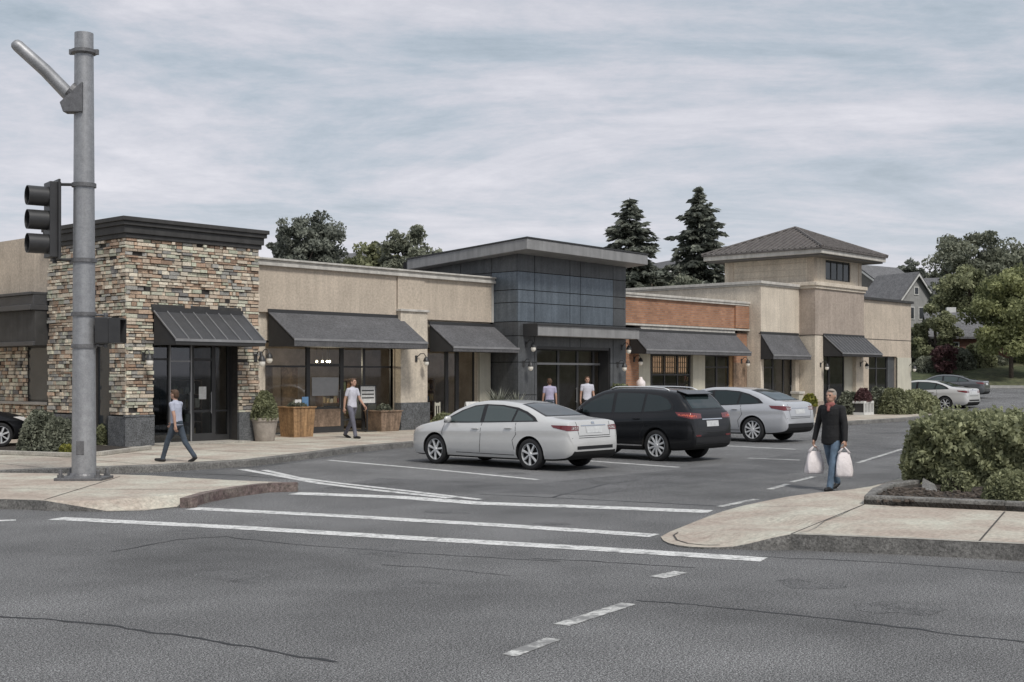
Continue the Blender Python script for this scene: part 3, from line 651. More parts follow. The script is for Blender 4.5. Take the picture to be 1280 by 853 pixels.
MB().box(xs[2] + .22, xs[2] + .46, Yg - .006, Yg + .004, 1.35, 1.7).build('door_notice', 'white_sign', B)
MB().box(18.32, 21.02, Yg, Yg + .08, 2.95, 3.6).build('transom_panel', 'frame', B)
MB().box(18.32, 21.1, Yf - .5, Yg, .152, .19).build('door_step', 'kerb_top', B)
room(B, 18.0, 21.5, Yg + .1, 3.5)
b = MB(); b.box(X0 + .12, X0 + .2, wy0, wy1, .15, 2.95); sw = b.build('side_window', 'frame', B)
MB().box(X0 + .11, X0 + .125, wy0 + .08, wy1 - .08, .3, 2.85).build('pane', 'house_glass', sw)
wall_lamp(B, VX(178, Yf), Yf - .05, 2.42); wall_lamp(B, VX(318, Yf), Yf - .05, 2.42)
shell(B, X0 + .1, X1 - .02, Yf + .35, 5.5, 'stucco', left=False)
MB().box(X0 + .05, X0 + .3, 33.42, 42, 4.2, 6.0).build('parapet', 'stucco', B)

# --- low wing on the left
B = thing('side_wing', 'low stone wing with deep dark frieze and tan parapet at the left edge', 'shop building', (17.6, 36, .15))
wx = 17.72; wh = (LY(61, wx) - .02, LY(34, wx), 1.25, 2.85); wh = (min(wh[0], wh[1]), max(wh[0], wh[1]), 1.25, 2.86)
b = MB(); wall_side(b, wx + .03, .25, 33.45, 40, .15, 4.1, [wh]); b.build('wall_core', 'mortar', B)
b = MB(); stones(b, 33.45, 40, .4, 2.85, [wh], lambda a, c, z, y, p, col: b.box(wx + .035 - p, wx + .06, a, c, z, y, col)); b.build('wall', 'ledgestone', B)
MB().box(wx - .55, wx + .02, 33.45, 40, 2.85, 3.85).build('frieze', 'cornice', B, bevel=.012)
MB().box(wx - .72, wx + .02, 33.42, 40.1, 3.85, 4.0).box(wx - .62, wx + .02, 33.44, 40.05, 4.0, 4.28).box(wx - .7, wx + .02, 33.43, 40.08, 4.28, 4.36).box(wx - .62, wx - .55, 33.44, 40, 2.85, 2.97).build('cornice', 'awning_metal', B, bevel=.012)
o = MB().box(wx + .05, wx + .1, wh[0], wh[1], wh[2], wh[3]).build('window', 'frame', B)
MB().box(wx + .035, wx + .048, wh[0] + .06, wh[1] - .06, wh[2] + .06, wh[3] - .06).build('pane', 'house_glass', o)
MB().box(wx - .12, wx + .06, wh[0] - .1, 40, 1.17, 1.25).build('sill', 'frame_light', B)
b = MB(); b.box(11.5, 17.5, 38.6, 38.9, .15, 6.15).box(11.5, 11.7, 38.9, 46, .15, 6.15).box(11.5, 17.5, 46, 46.2, .15, 6.15); b.build('parapet', 'stucco_light', B)
b = MB()
for px in (18, 45): b.box(VX(px, 38.6) - .015, VX(px, 38.6) + .015, 38.594, 38.6, 4.2, 6.1)
b.build('wall_joint', 'joint', B)
MB().box(11.4, 17.6, 38.5, 38.95, 6.15, 6.3).build('coping', 'cap', B)
MB().box(11.7, 17.5, 38.9, 46, 5.6, 5.7).box(17.75, 18.2, 33.5, 40, 4.1, 4.2).build('flat_roof', 'roofing', B)

# --- long tan shop
B = thing('tan_shop', 'long tan stucco shop with pale coping between stone corner and dark building', 'shop building', (27.5, 31.5, .15))
Yf = 31.5; XA, XB = 21.76, 33.95
h1 = (23.72, 29.12, 0, 3.1); h2 = (30.62, 33.25, 0, 3.0)
b = MB(); wall_front(b, Yf + .14, .25, XA, XB, .15, 3.97, [h1, h2]); b.build('wall', 'stucco_light', B)
b = MB(); b.box(XA, 29.1, Yf, Yf + .39, 3.97, 5.4).box(29.13, 30.4, Yf - .04, Yf + .39, 4.27, 5.4).box(29.13, 30.4, Yf + .01, Yf + .39, 3.97, 4.27).box(30.43, XB, Yf, Yf + .39, 3.97, 5.4); b.build('upper_wall', 'stucco', B)
MB().box(XB - .10, XB + .012, Yf - .015, Yf + .39, 3.97, 5.4).build('corner_trim', 'cap', B)
b = MB(); b.box(XA - .02, XB + .1, Yf - .12, Yf + .5, 5.4, 5.5).box(XA - .02, XB + .06, Yf - .07, Yf + .45, 5.5, 5.58).box(XA - .02, XB + .12, Yf - .14, Yf + .5, 5.58, 5.64); b.build('coping', 'cap', B, bevel=.01)
b = MB(); b.box(29.13, 30.4, Yf - .18, Yf + .1, 1.08, 4.2); b.build('pier', 'stucco_light', B, bevel=.01)
MB().box(29.08, 30.45, Yf - .24, Yf + .1, 4.2, 4.28).build('pier_cap', 'cap', B, bevel=.01)
MB().box(29.08, 30.45, Yf - .25, Yf + .1, .14, 1.08).build('plinth', 'granite', B, bevel=.01); MB().box(22.2, 23.7, Yf + .07, Yf + .2, .14, .9).build('plinth', 'granite', B, bevel=.01)
MB().box(33.28, 33.86, Yf + .05, Yf + .3, .15, 3.0).build('pilaster', 'cream', B)
awning(B, 23.72, 29.3, Yf - .01, 3.98, 30.2, 3.12, .22)
awning(B, 30.65, 34.02, Yf - .01, 3.82, 30.3, 3.0, .16)
Yg = Yf + .3
xs = [23.72, VX(385, Yg), VX(428, Yg), VX(455, Yg), VX(490, Yg), 29.12]
pane_frame(B, 'window', xs[0], xs[1], Yg, .15, 3.1, .06, bars=(.55, 2.3))
pane_frame(B, 'door', xs[1], xs[2], Yg, .15, 3.1, .09, bars=(.95, 2.35), low=.2, handle=True)
pane_frame(B, 'window', xs[2], xs[3], Yg, .15, 3.1, .06, bars=(.55, 2.3)); pane_frame(B, 'window', xs[3], xs[4], Yg, .15, 3.1, .06, bars=(.55, 2.3))
MB().box(xs[4], xs[5], Yg - .1, Yg + .1, .15, 3.1).build('jamb_panel', 'clad', B)
MB().box(xs[1] + .16, xs[2] - .16, Yg + .0, Yg + .02, 1.35, 1.95).build('door_notice', 'frame_light', B)
MB().box(xs[1] + .09, xs[2] - .09, Yg - .012, Yg + .0, .35, .92).build('kick_panel', 'wood_grey', B)
xs2 = [30.62, VX(558, Yg), VX(572, Yg), VX(600, Yg), 33.25]
pane_frame(B, 'window', xs2[0], xs2[1], Yg, .15, 3.0, .05); pane_frame(B, 'window', xs2[1], xs2[2], Yg, .15, 3.0, .1); pane_frame(B, 'door', xs2[2], xs2[3], Yg, .15, 3.0, .07, handle=True); pane_frame(B, 'window', xs2[3], xs2[4], Yg, .15, 3.0, .05)
room(B, 22.3, 33.6, Yg + .1, 5.0)
MB().box(23.8, 24.35, Yg + .3, Yg + .34, 1.0, 2.3).build('partition', 'wood_grey', B); MB().box(24.7, 25.35, Yg + .3, Yg + .34, 1.05, 2.3).build('partition', 'wood', B); MB().box(27.9, 28.9, Yg + .5, Yg + .54, .5, 1.5).build('partition', 'cream', B)
for k, px in enumerate((396, 403, 409, 412)):
    x = VX(px, Yg + 1.2); z = VZ(px, 452, Yg + 1.2)
    pl = MB().tube([(x, Yg + 1.2, z + .05), (x, Yg + 1.2, 3.3)], .008, 6).build('pendant_lamp', 'frame', B); MB().sphere((x, Yg + 1.2, z), .04, 10, 6).build('bulb', 'bulb', pl, smooth=True)
    ld = bpy.data.lights.new('pendant_light', 'POINT'); ld.energy = 14; ld.color = (1, .85, .65); ld.shadow_soft_size = .06; lo = bpy.data.objects.new('pendant_light', ld); COL.objects.link(lo); lo.parent = B; lo.location = Vector((x, Yg + 1.2, z - .12)) - origin(B)
wall_lamp(B, VX(520, Yf - .18), Yf - .18, 2.5, .1)
wall_lamp(B, VX(327, Yf + .1), Yf + .14, 2.55, .05)
shell(B, XA, XB, Yf + .45, 5.0, 'stucco')

# --- dark clad shop
B = thing('dark_shop', 'charcoal metal panelled shop with upward sloping flat roof and deep grey fascia', 'shop building', (37.2, 30.3, .15))
XA, XB, Yf = 33.97, 40.5, 30.3
dh = (VX(671, Yf), VX(763, Yf), 0, 3.1)
b = MB(); wall_front(b, Yf + .02, .25, XA + .02, XB - .02, .15, 6.5, [dh]); wall_side(b, XA + .02, .25, Yf + .27, 36.2, .15, 6.6); wall_side(b, XB - .27, .25, Yf + .27, 36.2, .15, 6.6); b.box(XA + .02, XB - .02, 36.2, 36.4, .15, 6.5); b.build('wall_core', 'clad_gap', B)
zj = [.15, 1.3, 2.5, 3.46, 3.98, 4.68, 5.14, 5.81, 6.5]; xj = [XA, 34.9, 36.95, 37.6, 39.65, XB]
bd_, bb = MB(), MB()
for i in range(len(xj) - 1):
    for j in range(len(zj) - 1):
        blue = (4 <= j <= 6) and i < 4
        tgt = bb if blue else bd_
        for xa, xb, za, zb in cells(xj[i] + .014, xj[i + 1] - .014, zj[j] + .014, zj[j + 1] - .014, [dh]): tgt.box(xa, xb, Yf, Yf + .05, za, zb)
yj = [Yf + .04, 31.6, 33.2, 34.8, 36.2]
for i in range(4):
    for j in range(len(zj) - 1):
        (bb if (i == 0 and 4 <= j <= 6) else bd_).box(XA, XA + .05, yj[i] + .014, yj[i + 1] - .014, zj[j] + .014, zj[j + 1] - .014)
        bd_.box(XB - .05, XB, yj[i] + .014, yj[i + 1] - .014, zj[j] + .014, zj[j + 1] - .014)
bd_.build('wall_panel', 'clad', B); bb.build('blue_panel', 'clad_blue', B)
# roof slab, rising towards the street
xl, xr, yf, ybk = 33.45, 40.75, 29.4, 35.6
def rz(x, y): return 6.9 - (y - yf) * .062 - (x - xl) * .012
c4 = [(xl, yf), (xr, yf), (xr, ybk), (xl, ybk)]
MB().hexa([(x, y, rz(x, y) - .39) for x, y in c4], [(x, y, rz(x, y)) for x, y in c4]).build('roof', 'fascia', B, bevel=.015)
c5 = [(xl - .03, yf - .03), (xr + .03, yf - .03), (xr + .03, ybk), (xl - .03, ybk)]
MB().hexa([(x, y, rz(x, y) + .002) for x, y in c5], [(x, y, rz(x, y) + .05) for x, y in c5]).build('roof_edge', 'frame', B)
MB().box(34.3, 40.52, 29.65, Yf - .003, 3.46, 3.84).build('canopy', 'fascia', B, bevel=.012)
MB().box(34.25, 40.57, 29.6, Yf - .003, 3.84, 3.9).box(34.25, 34.3, 29.62, Yf - .003, 3.44, 3.84).build('canopy_trim', 'frame', B)
Yg = Yf + .5
xs = [dh[0], VX(698, Yg), VX(722, Yg), VX(742, Yg), dh[1]]
MB().box(dh[0] - .05, dh[1] + .05, Yf + .04, Yf + .3, 3.0, 3.14).box(dh[0], dh[0] + .06, Yf + .04, Yg, .15, 3.0).box(dh[1] - .06, dh[1], Yf + .04, Yg, .15, 3.0).build('door_jamb', 'frame', B)
for i in range(4):
    pane_frame(B, 'door' if i in (1, 2) else 'window', xs[i], xs[i + 1], Yg, .15, 3.02, .06, bars=(2.45,), handle=i in (1, 2), fm='frame')
MB().box(dh[0], dh[1], Yg - .03, Yg, 2.42, 2.5).build('transom_bar', 'frame_light', B)
room(B, 34.6, 40.2, Yg + .1, 4.5)
for px, z in ((652, 2.35), (770, 2.35)): wall_lamp(B, VX(px, Yf) + .1, Yf, z, .03)
for px, z in ((655, 3.1), (775, 3.1)): wall_lamp(B, VX(px, Yf) + .12, Yf, z - .05, .03)

# --- brick shop
B = thing('brick_shop', 'orange brick shop with white coping and long grey awning beside dark building', 'shop building', (46, 31.5, .15))
XA, XB, Yf = 40.52, 51.7, 31.5
b = MB(); b.box(XA, XB, Yf, Yf + .3, 4.22, 5.3).box(42.13, 43.04, Yf + .02, Yf + .3, .15, 4.0).box(50.52, XB - .02, Yf + .02, Yf + .3, 2.6, 4.0).box(50.52, XB, Yf - .1, Yf + .0, 4.24, 5.28); b.box(XA, 42.1, Yf + .02, Yf + .3, .15, 4.0).build('wall', 'brick', B)
b = MB(); b.box(XA, XB + .02, Yf - .1, Yf + .4, 5.3, 5.4).box(XA, XB + .06, Yf - .14, Yf + .44, 5.4, 5.5).build('coping', 'cap', B, bevel=.01)
MB().box(XA, XB + .02, Yf - .12, Yf + .3, 4.12, 4.2).box(43.06, 50.5, Yf - .06, Yf + .3, 3.9, 4.1).build('string_course', 'cap', B, bevel=.01)
MB().box(43.04, 50.5, Yf + .1, Yf + .3, 2.95, 3.9).build('head_panel', 'clad', B)
awning(B, 42.3, 50.55, Yf - .07, 3.9, 30.6, 3.1, .18)
Yg = Yf + .12
MB().box(43.04, VX(813, Yg), Yg, Yg + .15, .15, 2.95).build('pilaster', 'cream', B); MB().box(VX(864, Yg), VX(879, Yg), Yg - .1, Yg + .15, .15, 2.95).build('pilaster', 'cream', B)
MB().box(VX(911, Yg), 50.5, Yg - .04, Yg + .2, .15, 2.95).build('jamb_panel', 'wood', B)
MB().box(50.52, XB - .02, Yf + .02, Yf + .3, .15, 2.6).build('pier', 'wood_grey', B)
x0, x1 = VX(814, Yg), VX(863, Yg)
pane_frame(B, 'window', x0, x1, Yg, .15, 2.95, .07, bars=(2.05,), vbars=(x0 + (x1 - x0) / 3, x0 + 2 * (x1 - x0) / 3))
b = MB(); ls_ = MB()
for i in range(3):
    xa = x0 + .12 + (x1 - x0 - .1) * i / 3; xb = xa + (x1 - x0) / 3 - .18
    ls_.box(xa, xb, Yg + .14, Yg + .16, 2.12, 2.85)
    for q in range(6): b.box(xa + (xb - xa) * q / 5 - .012, xa + (xb - xa) * q / 5 + .012, Yg + .1, Yg + .14, 2.12, 2.85)
    for q in range(4): b.box(xa, xb, Yg + .11, Yg + .135, 2.14 + .22 * q, 2.165 + .22 * q)
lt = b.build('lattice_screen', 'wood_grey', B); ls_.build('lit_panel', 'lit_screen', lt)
x0, x1 = VX(880, Yg), VX(911, Yg)
pane_frame(B, 'window', x0, (x0 + x1) / 2, Yg, .15, 2.95, .06, bars=(2.4,)); pane_frame(B, 'door', (x0 + x1) / 2, x1, Yg, .15, 2.95, .08, bars=(2.4,), handle=True)
room(B, 42.6, 50.6, Yg + .25, 4.5)
wall_lamp(B, VX(793, Yf), Yf + .02, 2.6, .03); wall_lamp(B, VX(927, Yf), Yf + .02, 2.6, .05)
shell(B, XA, XB, Yf + .4, 4.9, 'stucco')

# --- tan tower shop
B = thing('tower_shop', 'tan stucco corner shop topped by a square tower with hipped tile roof', 'shop building', (58, 30.8, .15))
YA, YB, YC = 30.8, 29.93, 30.2
a0, a1, b1, c1 = 51.73, 55.37, 60.54, 66.77
hA = (52.0, 55.0, 0, 3.0); hB = (VX(1030, YB), VX(1071, YB), 0, 3.15); hC = (VX(1086, YC), VX(1121, YC), 0, 3.05)
b = MB(); wall_front(b, YA, .3, a0, a1, .15, 6.35, [hA]); wall_side(b, a0, .3, YA + .3, 42, .15, 6.35); b.build('wall', 'stucco_light', B)
b = MB(); wall_front(b, YB, .3, a1, b1, 4.02, 6.3, []); wall_side(b, a1, .3, YB + .3, YA + .2, 4.02, 6.3); b.build('upper_wall', 'stucco_dark', B)
b = MB(); wall_front(b, YB + .03, .27, a1 + .03, b1, .15, 3.98, [hB]); wall_side(b, a1 + .03, .27, YB + .3, YA + .2, .15, 3.98); b.build('lower_wall', 'stucco_light', B)
b = MB(); wall_front(b, YC, .3, b1, c1, .15, 6.0, [hC]); b.box(c1 - .3, c1, YC + .3, 42, .15, 6.0); b.build('end_wall', 'stucco', B)
MB().box(VX(1121, YC), c1 - .06, YC - .05, YC + .05, .15, 3.0).build('end_pier', 'cream', B)
MB().box(b1, c1 + .003, YC - .006, YC + .1, 3.92, 3.96).box(a0 - .003, a1 - .01, YA - .006, YA + .1, 3.98, 4.03).build('wall_joint', 'joint', B)
b = MB(); b.box(a0 - .12, a1 + .1, YA - .12, 42.2, 6.35, 6.48).box(a0 - .06, a1 + .1, YA - .06, 42.1, 6.27, 6.35).build('coping', 'cap', B, bevel=.01)
b = MB(); b.box(a1 - .14, b1 + .14, YB - .14, 36.5, 6.42, 6.6).box(a1 - .07, b1 + .07, YB - .07, 36.4, 6.28, 6.42); b.build('cornice', 'stucco_light', B, bevel=.015)
b = MB(); b.box(b1 + .0, c1 + .12, YC - .12, 42.1, 6.0, 6.14); b.build('end_coping', 'cornice', B, bevel=.01)
MB().box(a1 - .01, VX(1029, YB), YB - .05, YB + .0, .14, .75).build('plinth', 'stucco_dark', B); MB().box(b1 - .5, b1, YB - .05, YB, .14, .75).build('plinth', 'stucco_dark', B)
awning(B, 51.7, 55.25, YA - .01, 4.0, 30.1, 2.98, .2)
awning(B, VX(1029, YB), 60.5, YB - .01, 4.0, 28.9, 3.12, .16, metal=True)
Yg = YA + .2
pane_frame(B, 'window', hA[0], 53.2, Yg, .15, 3.0, .06, bars=(2.4,)); pane_frame(B, 'window', 53.2, 54.2, Yg, .15, 3.0, .06); pane_frame(B, 'door', 54.2, 55.0, Yg, .15, 3.0, .08, handle=True)
room(B, 51.95, 55.2, Yg + .1, 4.0)
Yg = YB + .25; xm = VX(1055, Yg)
pane_frame(B, 'door', hB[0], hB[0] + 1.0, Yg, .15, 3.15, .08, handle=True, bars=(2.4,)); pane_frame(B, 'window', hB[0] + 1.0, xm, Yg, .15, 3.15, .06)
MB().box(xm, hB[1], Yg - .02, Yg + .08, .15, 3.15).build('display_panel', 'cream', B)
Yg = YC + .2
pane_frame(B, 'window', hC[0], hC[0] + 1.3, Yg, .15, 3.05, .06, bars=(2.4,)); pane_frame(B, 'window', hC[0] + 1.3, hC[1] - .8, Yg, .15, 3.05, .06, bars=(2.4,)); MB().box(hC[1] - .8, hC[1], Yg - .05, Yg + .1, .15, 3.05).build('jamb_panel', 'clad', B)
room(B, 56.0, 66.4, YC + .4, 4.5)
for px, Y, z in ((1026, YB + .03, 2.45), (1076, YB + .03, 2.5), (1136, YC, 2.4)): wall_lamp(B, VX(px, Y) - .05, Y, z, .06)
MB().box(a0 + .3, c1 - .3, 31.2, 42, 5.4, 5.5).build('flat_roof', 'roofing', B)
MB().box(a0, c1, 42, 42.25, .15, 6.0).build('rear_wall', 'stucco', B)
# upper tower
tx0, tx1, ty0, ty1 = 56.26, 61.33, 30.5, 35.4
wq = (VX(1032, ty0), VX(1063, ty0), 6.85, 7.86)
b = MB(); wall_front(b, ty0, .25, tx0, tx1, 6.0, 7.95, [wq]); wall_side(b, tx0, .25, ty0 + .25, ty1, 6.0, 7.95); b.box(tx1 - .25, tx1, ty0 + .25, ty1, 6, 7.95).box(tx0, tx1, ty1, ty1 + .25, 6, 7.95); b.build('tower_wall', 'stucco_light', B)
MB().box(tx0 - .03, tx0 + .3, ty0 - .03, ty0 + .02, 6.6, 7.95).box(tx0 - .03, tx0, ty0 + .02, ty0 + .35, 6.6, 7.95).build('corner_trim', 'stucco', B); MB().box(tx1 - .3, tx1 + .03, ty0 - .03, ty0 + .02, 6.6, 7.95).build('corner_trim', 'stucco', B); MB().box(tx0 - .03, tx0, ty1 - .3, ty1, 6.6, 7.95).build('corner_trim', 'stucco', B)
b = MB()
for z in (7.0, 7.32, 7.64): b.box(tx0 - .012, tx0, ty0 + .36, ty1 - .31, z, z + .03)
b.build('siding_groove', 'stucco', B)
pane_frame(B, 'tower_window', wq[0], wq[1], ty0 + .04, wq[2], wq[3], .06, glass='house_glass', vbars=(wq[0] + (wq[1] - wq[0]) * .25, wq[0] + (wq[1] - wq[0]) * .5, wq[0] + (wq[1] - wq[0]) * .75))
ex0, ex1, ey0, ey1 = tx0 - .95, tx1 + .95, ty0 - .95, ty1 + .95
MB().box(ex0 + .12, ex1 - .12, ey0 + .12, ey1 - .12, 7.9, 7.98).build('soffit', 'soffit', B)
MB().box(ex0, ex1, ey0, ey1, 7.98, 8.2).build('eave_fascia', 'cap', B, bevel=.012)
ap = ((ex0 + ex1) / 2, (ey0 + ey1) / 2, 9.75); q4 = [(ex0 - .08, ey0 - .08), (ex1 + .08, ey0 - .08), (ex1 + .08, ey1 + .08), (ex0 - .08, ey1 + .08)]
b = MB(); b.add([(x, y, 8.2) for x, y in q4] + [(x, y, 8.27) for x, y in q4] + [ap], [(3, 2, 1, 0), (0, 1, 5, 4), (1, 2, 6, 5), (2, 3, 7, 6), (3, 0, 4, 7), (4, 5, 8), (5, 6, 8), (6, 7, 8), (7, 4, 8)])
for i in range(4):
    p, q = Vector((*q4[i], 8.27)), Vector((*q4[(i + 1) % 4], 8.27)); A = Vector(ap); mid = (p + q) / 2
    L = (q - p).length; n = int(L / .3)
    for k in range(1, n):
        s = k / n; st = p.lerp(q, s); frac = 1 - abs(2 * s - 1); en = st + (A - mid) * frac
        b.tube([st + Vector((0, 0, .015)), en + Vector((0, 0, .015))], .05, 6, caps=True)
    b.tube([p + Vector((0, 0, .03)), A + Vector((0, 0, .03))], .075, 6)
b.build('tile_roof', 'tile', B)

# goods on shelves behind the glass
def shelf(label, x, y, w=1.2, h=1.9):
    s = thing('display_shelf', label, 'shelf', (x, y, .17), group='shelves behind the shop glass')
    b = MB(); b.box(x - w / 2, x - w / 2 + .04, y, y + .35, .17, h).box(x + w / 2 - .04, x + w / 2, y, y + .35, .17, h)
    for k in range(5): b.box(x - w / 2 + .04, x + w / 2 - .04, y, y + .35, .25 + k * (h - .3) / 4, .28 + k * (h - .3) / 4)
    b.build('rack', 'wood_grey', s)
    g = MB()
    for k in range(4):
        u = x - w / 2 + .08
        while u < x + w / 2 - .2:
            ww, hh = random.uniform(.08, .2), random.uniform(.14, .34); c = random.choice([(.5, .5, .48), (.35, .2, .1), (.12, .2, .3), (.45, .35, .2), (.2, .25, .15), (.6, .58, .5), (.3, .1, .08)])
            g.box(u, u + ww, y + .04, y + .28, .28 + k * (h - .3) / 4 + .001, .28 + k * (h - .3) / 4 + hh, c); u += ww + random.uniform(.02, .1)
    g.build('goods', 'goods', s)
shelf('goods shelf behind glass in the stone shop doorway', 20.4, 31.0)
shelf('goods shelf behind the left window of the tan shop', 24.6, 33.3)
shelf('goods shelf behind the right window of the tan shop', 28.0, 33.2, 1.5)
shelf('goods shelf behind the small awning right of the tan pier', 32.0, 33.4, 1.6)
shelf('goods shelf inside the dark shop doorway', 36.2, 32.6, 1.5)
shelf('low crowded goods shelf under lattice screens in the brick shop', 45.4, 32.3, 2.4, 1.5)
shelf('tall goods shelf behind the narrow brick shop window', 48.7, 32.6, 1.4, 2.3)
shelf('goods shelf behind the tower shop awning window', 53.3, 32.4, 1.6)
# ------------------------------------------------------------------ cars
def pchip(xs, ys):
    xs, ys = np.array(xs, float), np.array(ys, float); h = np.diff(xs); d = np.diff(ys) / h; m = np.zeros(len(xs))
    for i in range(1, len(xs) - 1):
        if d[i - 1] * d[i] > 0: w1, w2 = 2 * h[i] + h[i - 1], h[i] + 2 * h[i - 1]; m[i] = (w1 + w2) / (w1 / d[i - 1] + w2 / d[i])
    m[0], m[-1] = d[0], d[-1]
    def f(x):
        i = int(np.clip(np.searchsorted(xs, x) - 1, 0, len(xs) - 2)); t = np.clip((x - xs[i]) / h[i], 0, 1)
        return ys[i] * (1 + 2 * t) * (1 - t) ** 2 + m[i] * h[i] * t * (1 - t) ** 2 + ys[i + 1] * t * t * (3 - 2 * t) - m[i + 1] * h[i] * t * t * (1 - t)
    return f
def evaluated(o):
    dg = bpy.context.evaluated_depsgraph_get(); dg.update()
    return bpy.data.meshes.new_from_object(o.evaluated_get(dg), preserve_all_data_layers=True, depsgraph=dg)
class Car:
    def __init__(s, name, label, cat, loc, rz, spec, group=None):
        s.S = spec; s.root = thing(name, label, cat, (0, 0, 0), 0, group); s.body()
        s.bvh = BVHTree.FromPolygons([v.co.copy() for v in s.body_o.data.vertices], [tuple(p.vertices) for p in s.body_o.data.polygons])
        s.details(); s.root.location = loc; s.root.rotation_euler = (0, 0, rz)
        if 'scale' in spec: s.root.scale = spec['scale'] if isinstance(spec['scale'], tuple) else (spec['scale'],) * 3
    def body(s):
        S = s.S; zt, zb, ws, bl = pchip(*zip(*S['top'])), pchip(*zip(*S['bot'])), pchip(*zip(*S['wid'])), pchip(*zip(*S['belt']))
        y0, y1 = S['top'][0][0], S['top'][-1][0]
        st = sorted(set(np.round(np.concatenate([np.linspace(y0, y0 + .3, 10), np.linspace(y0 + .3, y1 - .3, 46), np.linspace(y1 - .3, y1, 10)]), 4)))
        fl = [(0, 0), (.5, -.0), (.84, .0), (.93, .05), (.975, .16), (.99, .30), (1.0, .46), (.995, .60), (.985, .72), (.992, .79), (.985, .84), (.96, .95), (.935, 1.0)]
        tum = S.get('tum', .36); b = MB(); n = None
        for y in st:
            Wd, top, bot = float(ws(y)), float(zt(y)), float(zb(y)); sh = min(float(bl(y)), top - .05); hU = top - sh
            pts = [(Wd * fx, bot + (sh - bot) * fz) for fx, fz in fl]; xs = .935 * Wd
            kk = min(1.0, hU / .3)
            for u, ex in ((.12, 0), (.4, 0), (.66, 0), (.84, .008), (.93, .04), (.975, .11), (.992, .22)):
                pts.append((max(xs - hU * tum * u - ex * (kk * .8 + .2) - (1 - kk) * .35 * u ** 3 * xs, .02), sh + hU * u))
            pts += [(pts[-1][0] * .5, top - .002 + .0), (0, top)]
            ring = pts + [(-x, z) for x, z in pts[-2:0:-1]]
            n = len(ring); b.v += [(x, y, z) for x, z in ring]
        for i in range(len(st) - 1):
            for k in range(n):
                q = i * n; b.f.append((q + k, q + n + k, q + n + (k + 1) % n, q + (k + 1) % n)); b.c.append(None)
                lo = k in (0, 1, 2, n - 1, n - 2, n - 3); b.mi.append(1 if lo else 0)
        b.f.append(tuple(range(n))); b.c.append(None); b.mi.append(0)
        q = (len(st) - 1) * n; b.f.append(tuple(range(q + n - 1, q - 1, -1))); b.c.append(None); b.mi.append(0)
        o = b.build('body', [S['paint'], 'well'], None)
        r, wb = S['wr'], S['wb']; c = MB()
        for yy in (wb / 2, -wb / 2):
            for sx in (-1, 1):
                c.tube([(sx * (S['W'] / 2 - .30), yy, r), (sx * (S['W'] / 2 + .3), yy, r)], r + .055, 36, mi=1)
        cut = c.build('cutter', [S['paint'], 'well'], None)
        md = o.modifiers.new('arch', 'BOOLEAN'); md.operation = 'DIFFERENCE'; md.object = cut; md.solver = 'EXACT'
        me = evaluated(o); old = o.data; o.modifiers.clear(); o.data = me; bpy.data.meshes.remove(old); bpy.data.objects.remove(cut)
        me.polygons.foreach_set('use_smooth', [True] * len(me.polygons)); me.set_sharp_from_angle(angle=R(32))
        o.parent = s.root; s.body_o = o; s.st = (zt, bl, ws)
    def cast(s, o, d):
        loc, nr, i, dist = s.bvh.ray_cast(Vector(o), Vector(d))
        if loc is None: return None, None
        if nr.dot(Vector(d)) > 0: nr = -nr
        return loc, nr
    def patch(s, name, poly, axis, m, off=.005, parent=None, cuts=3, label=None):
        """poly in (u,z); axis: 'L','R' side (u=y), 'B' rear (u=x), 'F' front, or an angle in degrees for a corner view"""
        d, U = {'L': ((1, 0, 0), (0, 1, 0)), 'R': ((-1, 0, 0), (0, 1, 0)), 'B': ((0, 1, 0), (1, 0, 0)), 'F': ((0, -1, 0), (1, 0, 0))}.get(axis, (None, None)) if isinstance(axis, str) else (None, None)
        if d is None:
            a = R(axis); d = (math.cos(a), math.sin(a), 0); U = (d[1], -d[0], 0)
        d, U = Vector(d), Vector(U)
        bm = bmesh.new(); vs = [bm.verts.new((u, z, 0)) for u, z in poly]; f = bm.faces.new(vs); bmesh.ops.triangulate(bm, faces=[f])
        for _ in range(cuts): bmesh.ops.subdivide_edges(bm, edges=bm.edges[:], cuts=1, use_grid_fill=True)
        bad = []
        for v in bm.verts:
            p = U * v.co.x + Vector((0, 0, v.co.y)) - d * 6; loc, nr = s.cast(p, d)
            if loc is None: bad.append(v)
            else: v.co = loc + nr * off
        bmesh.ops.delete(bm, geom=bad, context='VERTS')
        for ff in bm.faces:
            ff.normal_update()
            if ff.normal.dot(d) > 0: ff.normal_flip()
            ff.smooth = True
        me = bpy.data.meshes.new(name); bm.to_mesh(me); bm.free(); me.materials.append(MATS[m])
        o = bpy.data.objects.new(name, me); COL.objects.link(o); o.parent = parent or s.root
        if label: o['label'] = label
        return o
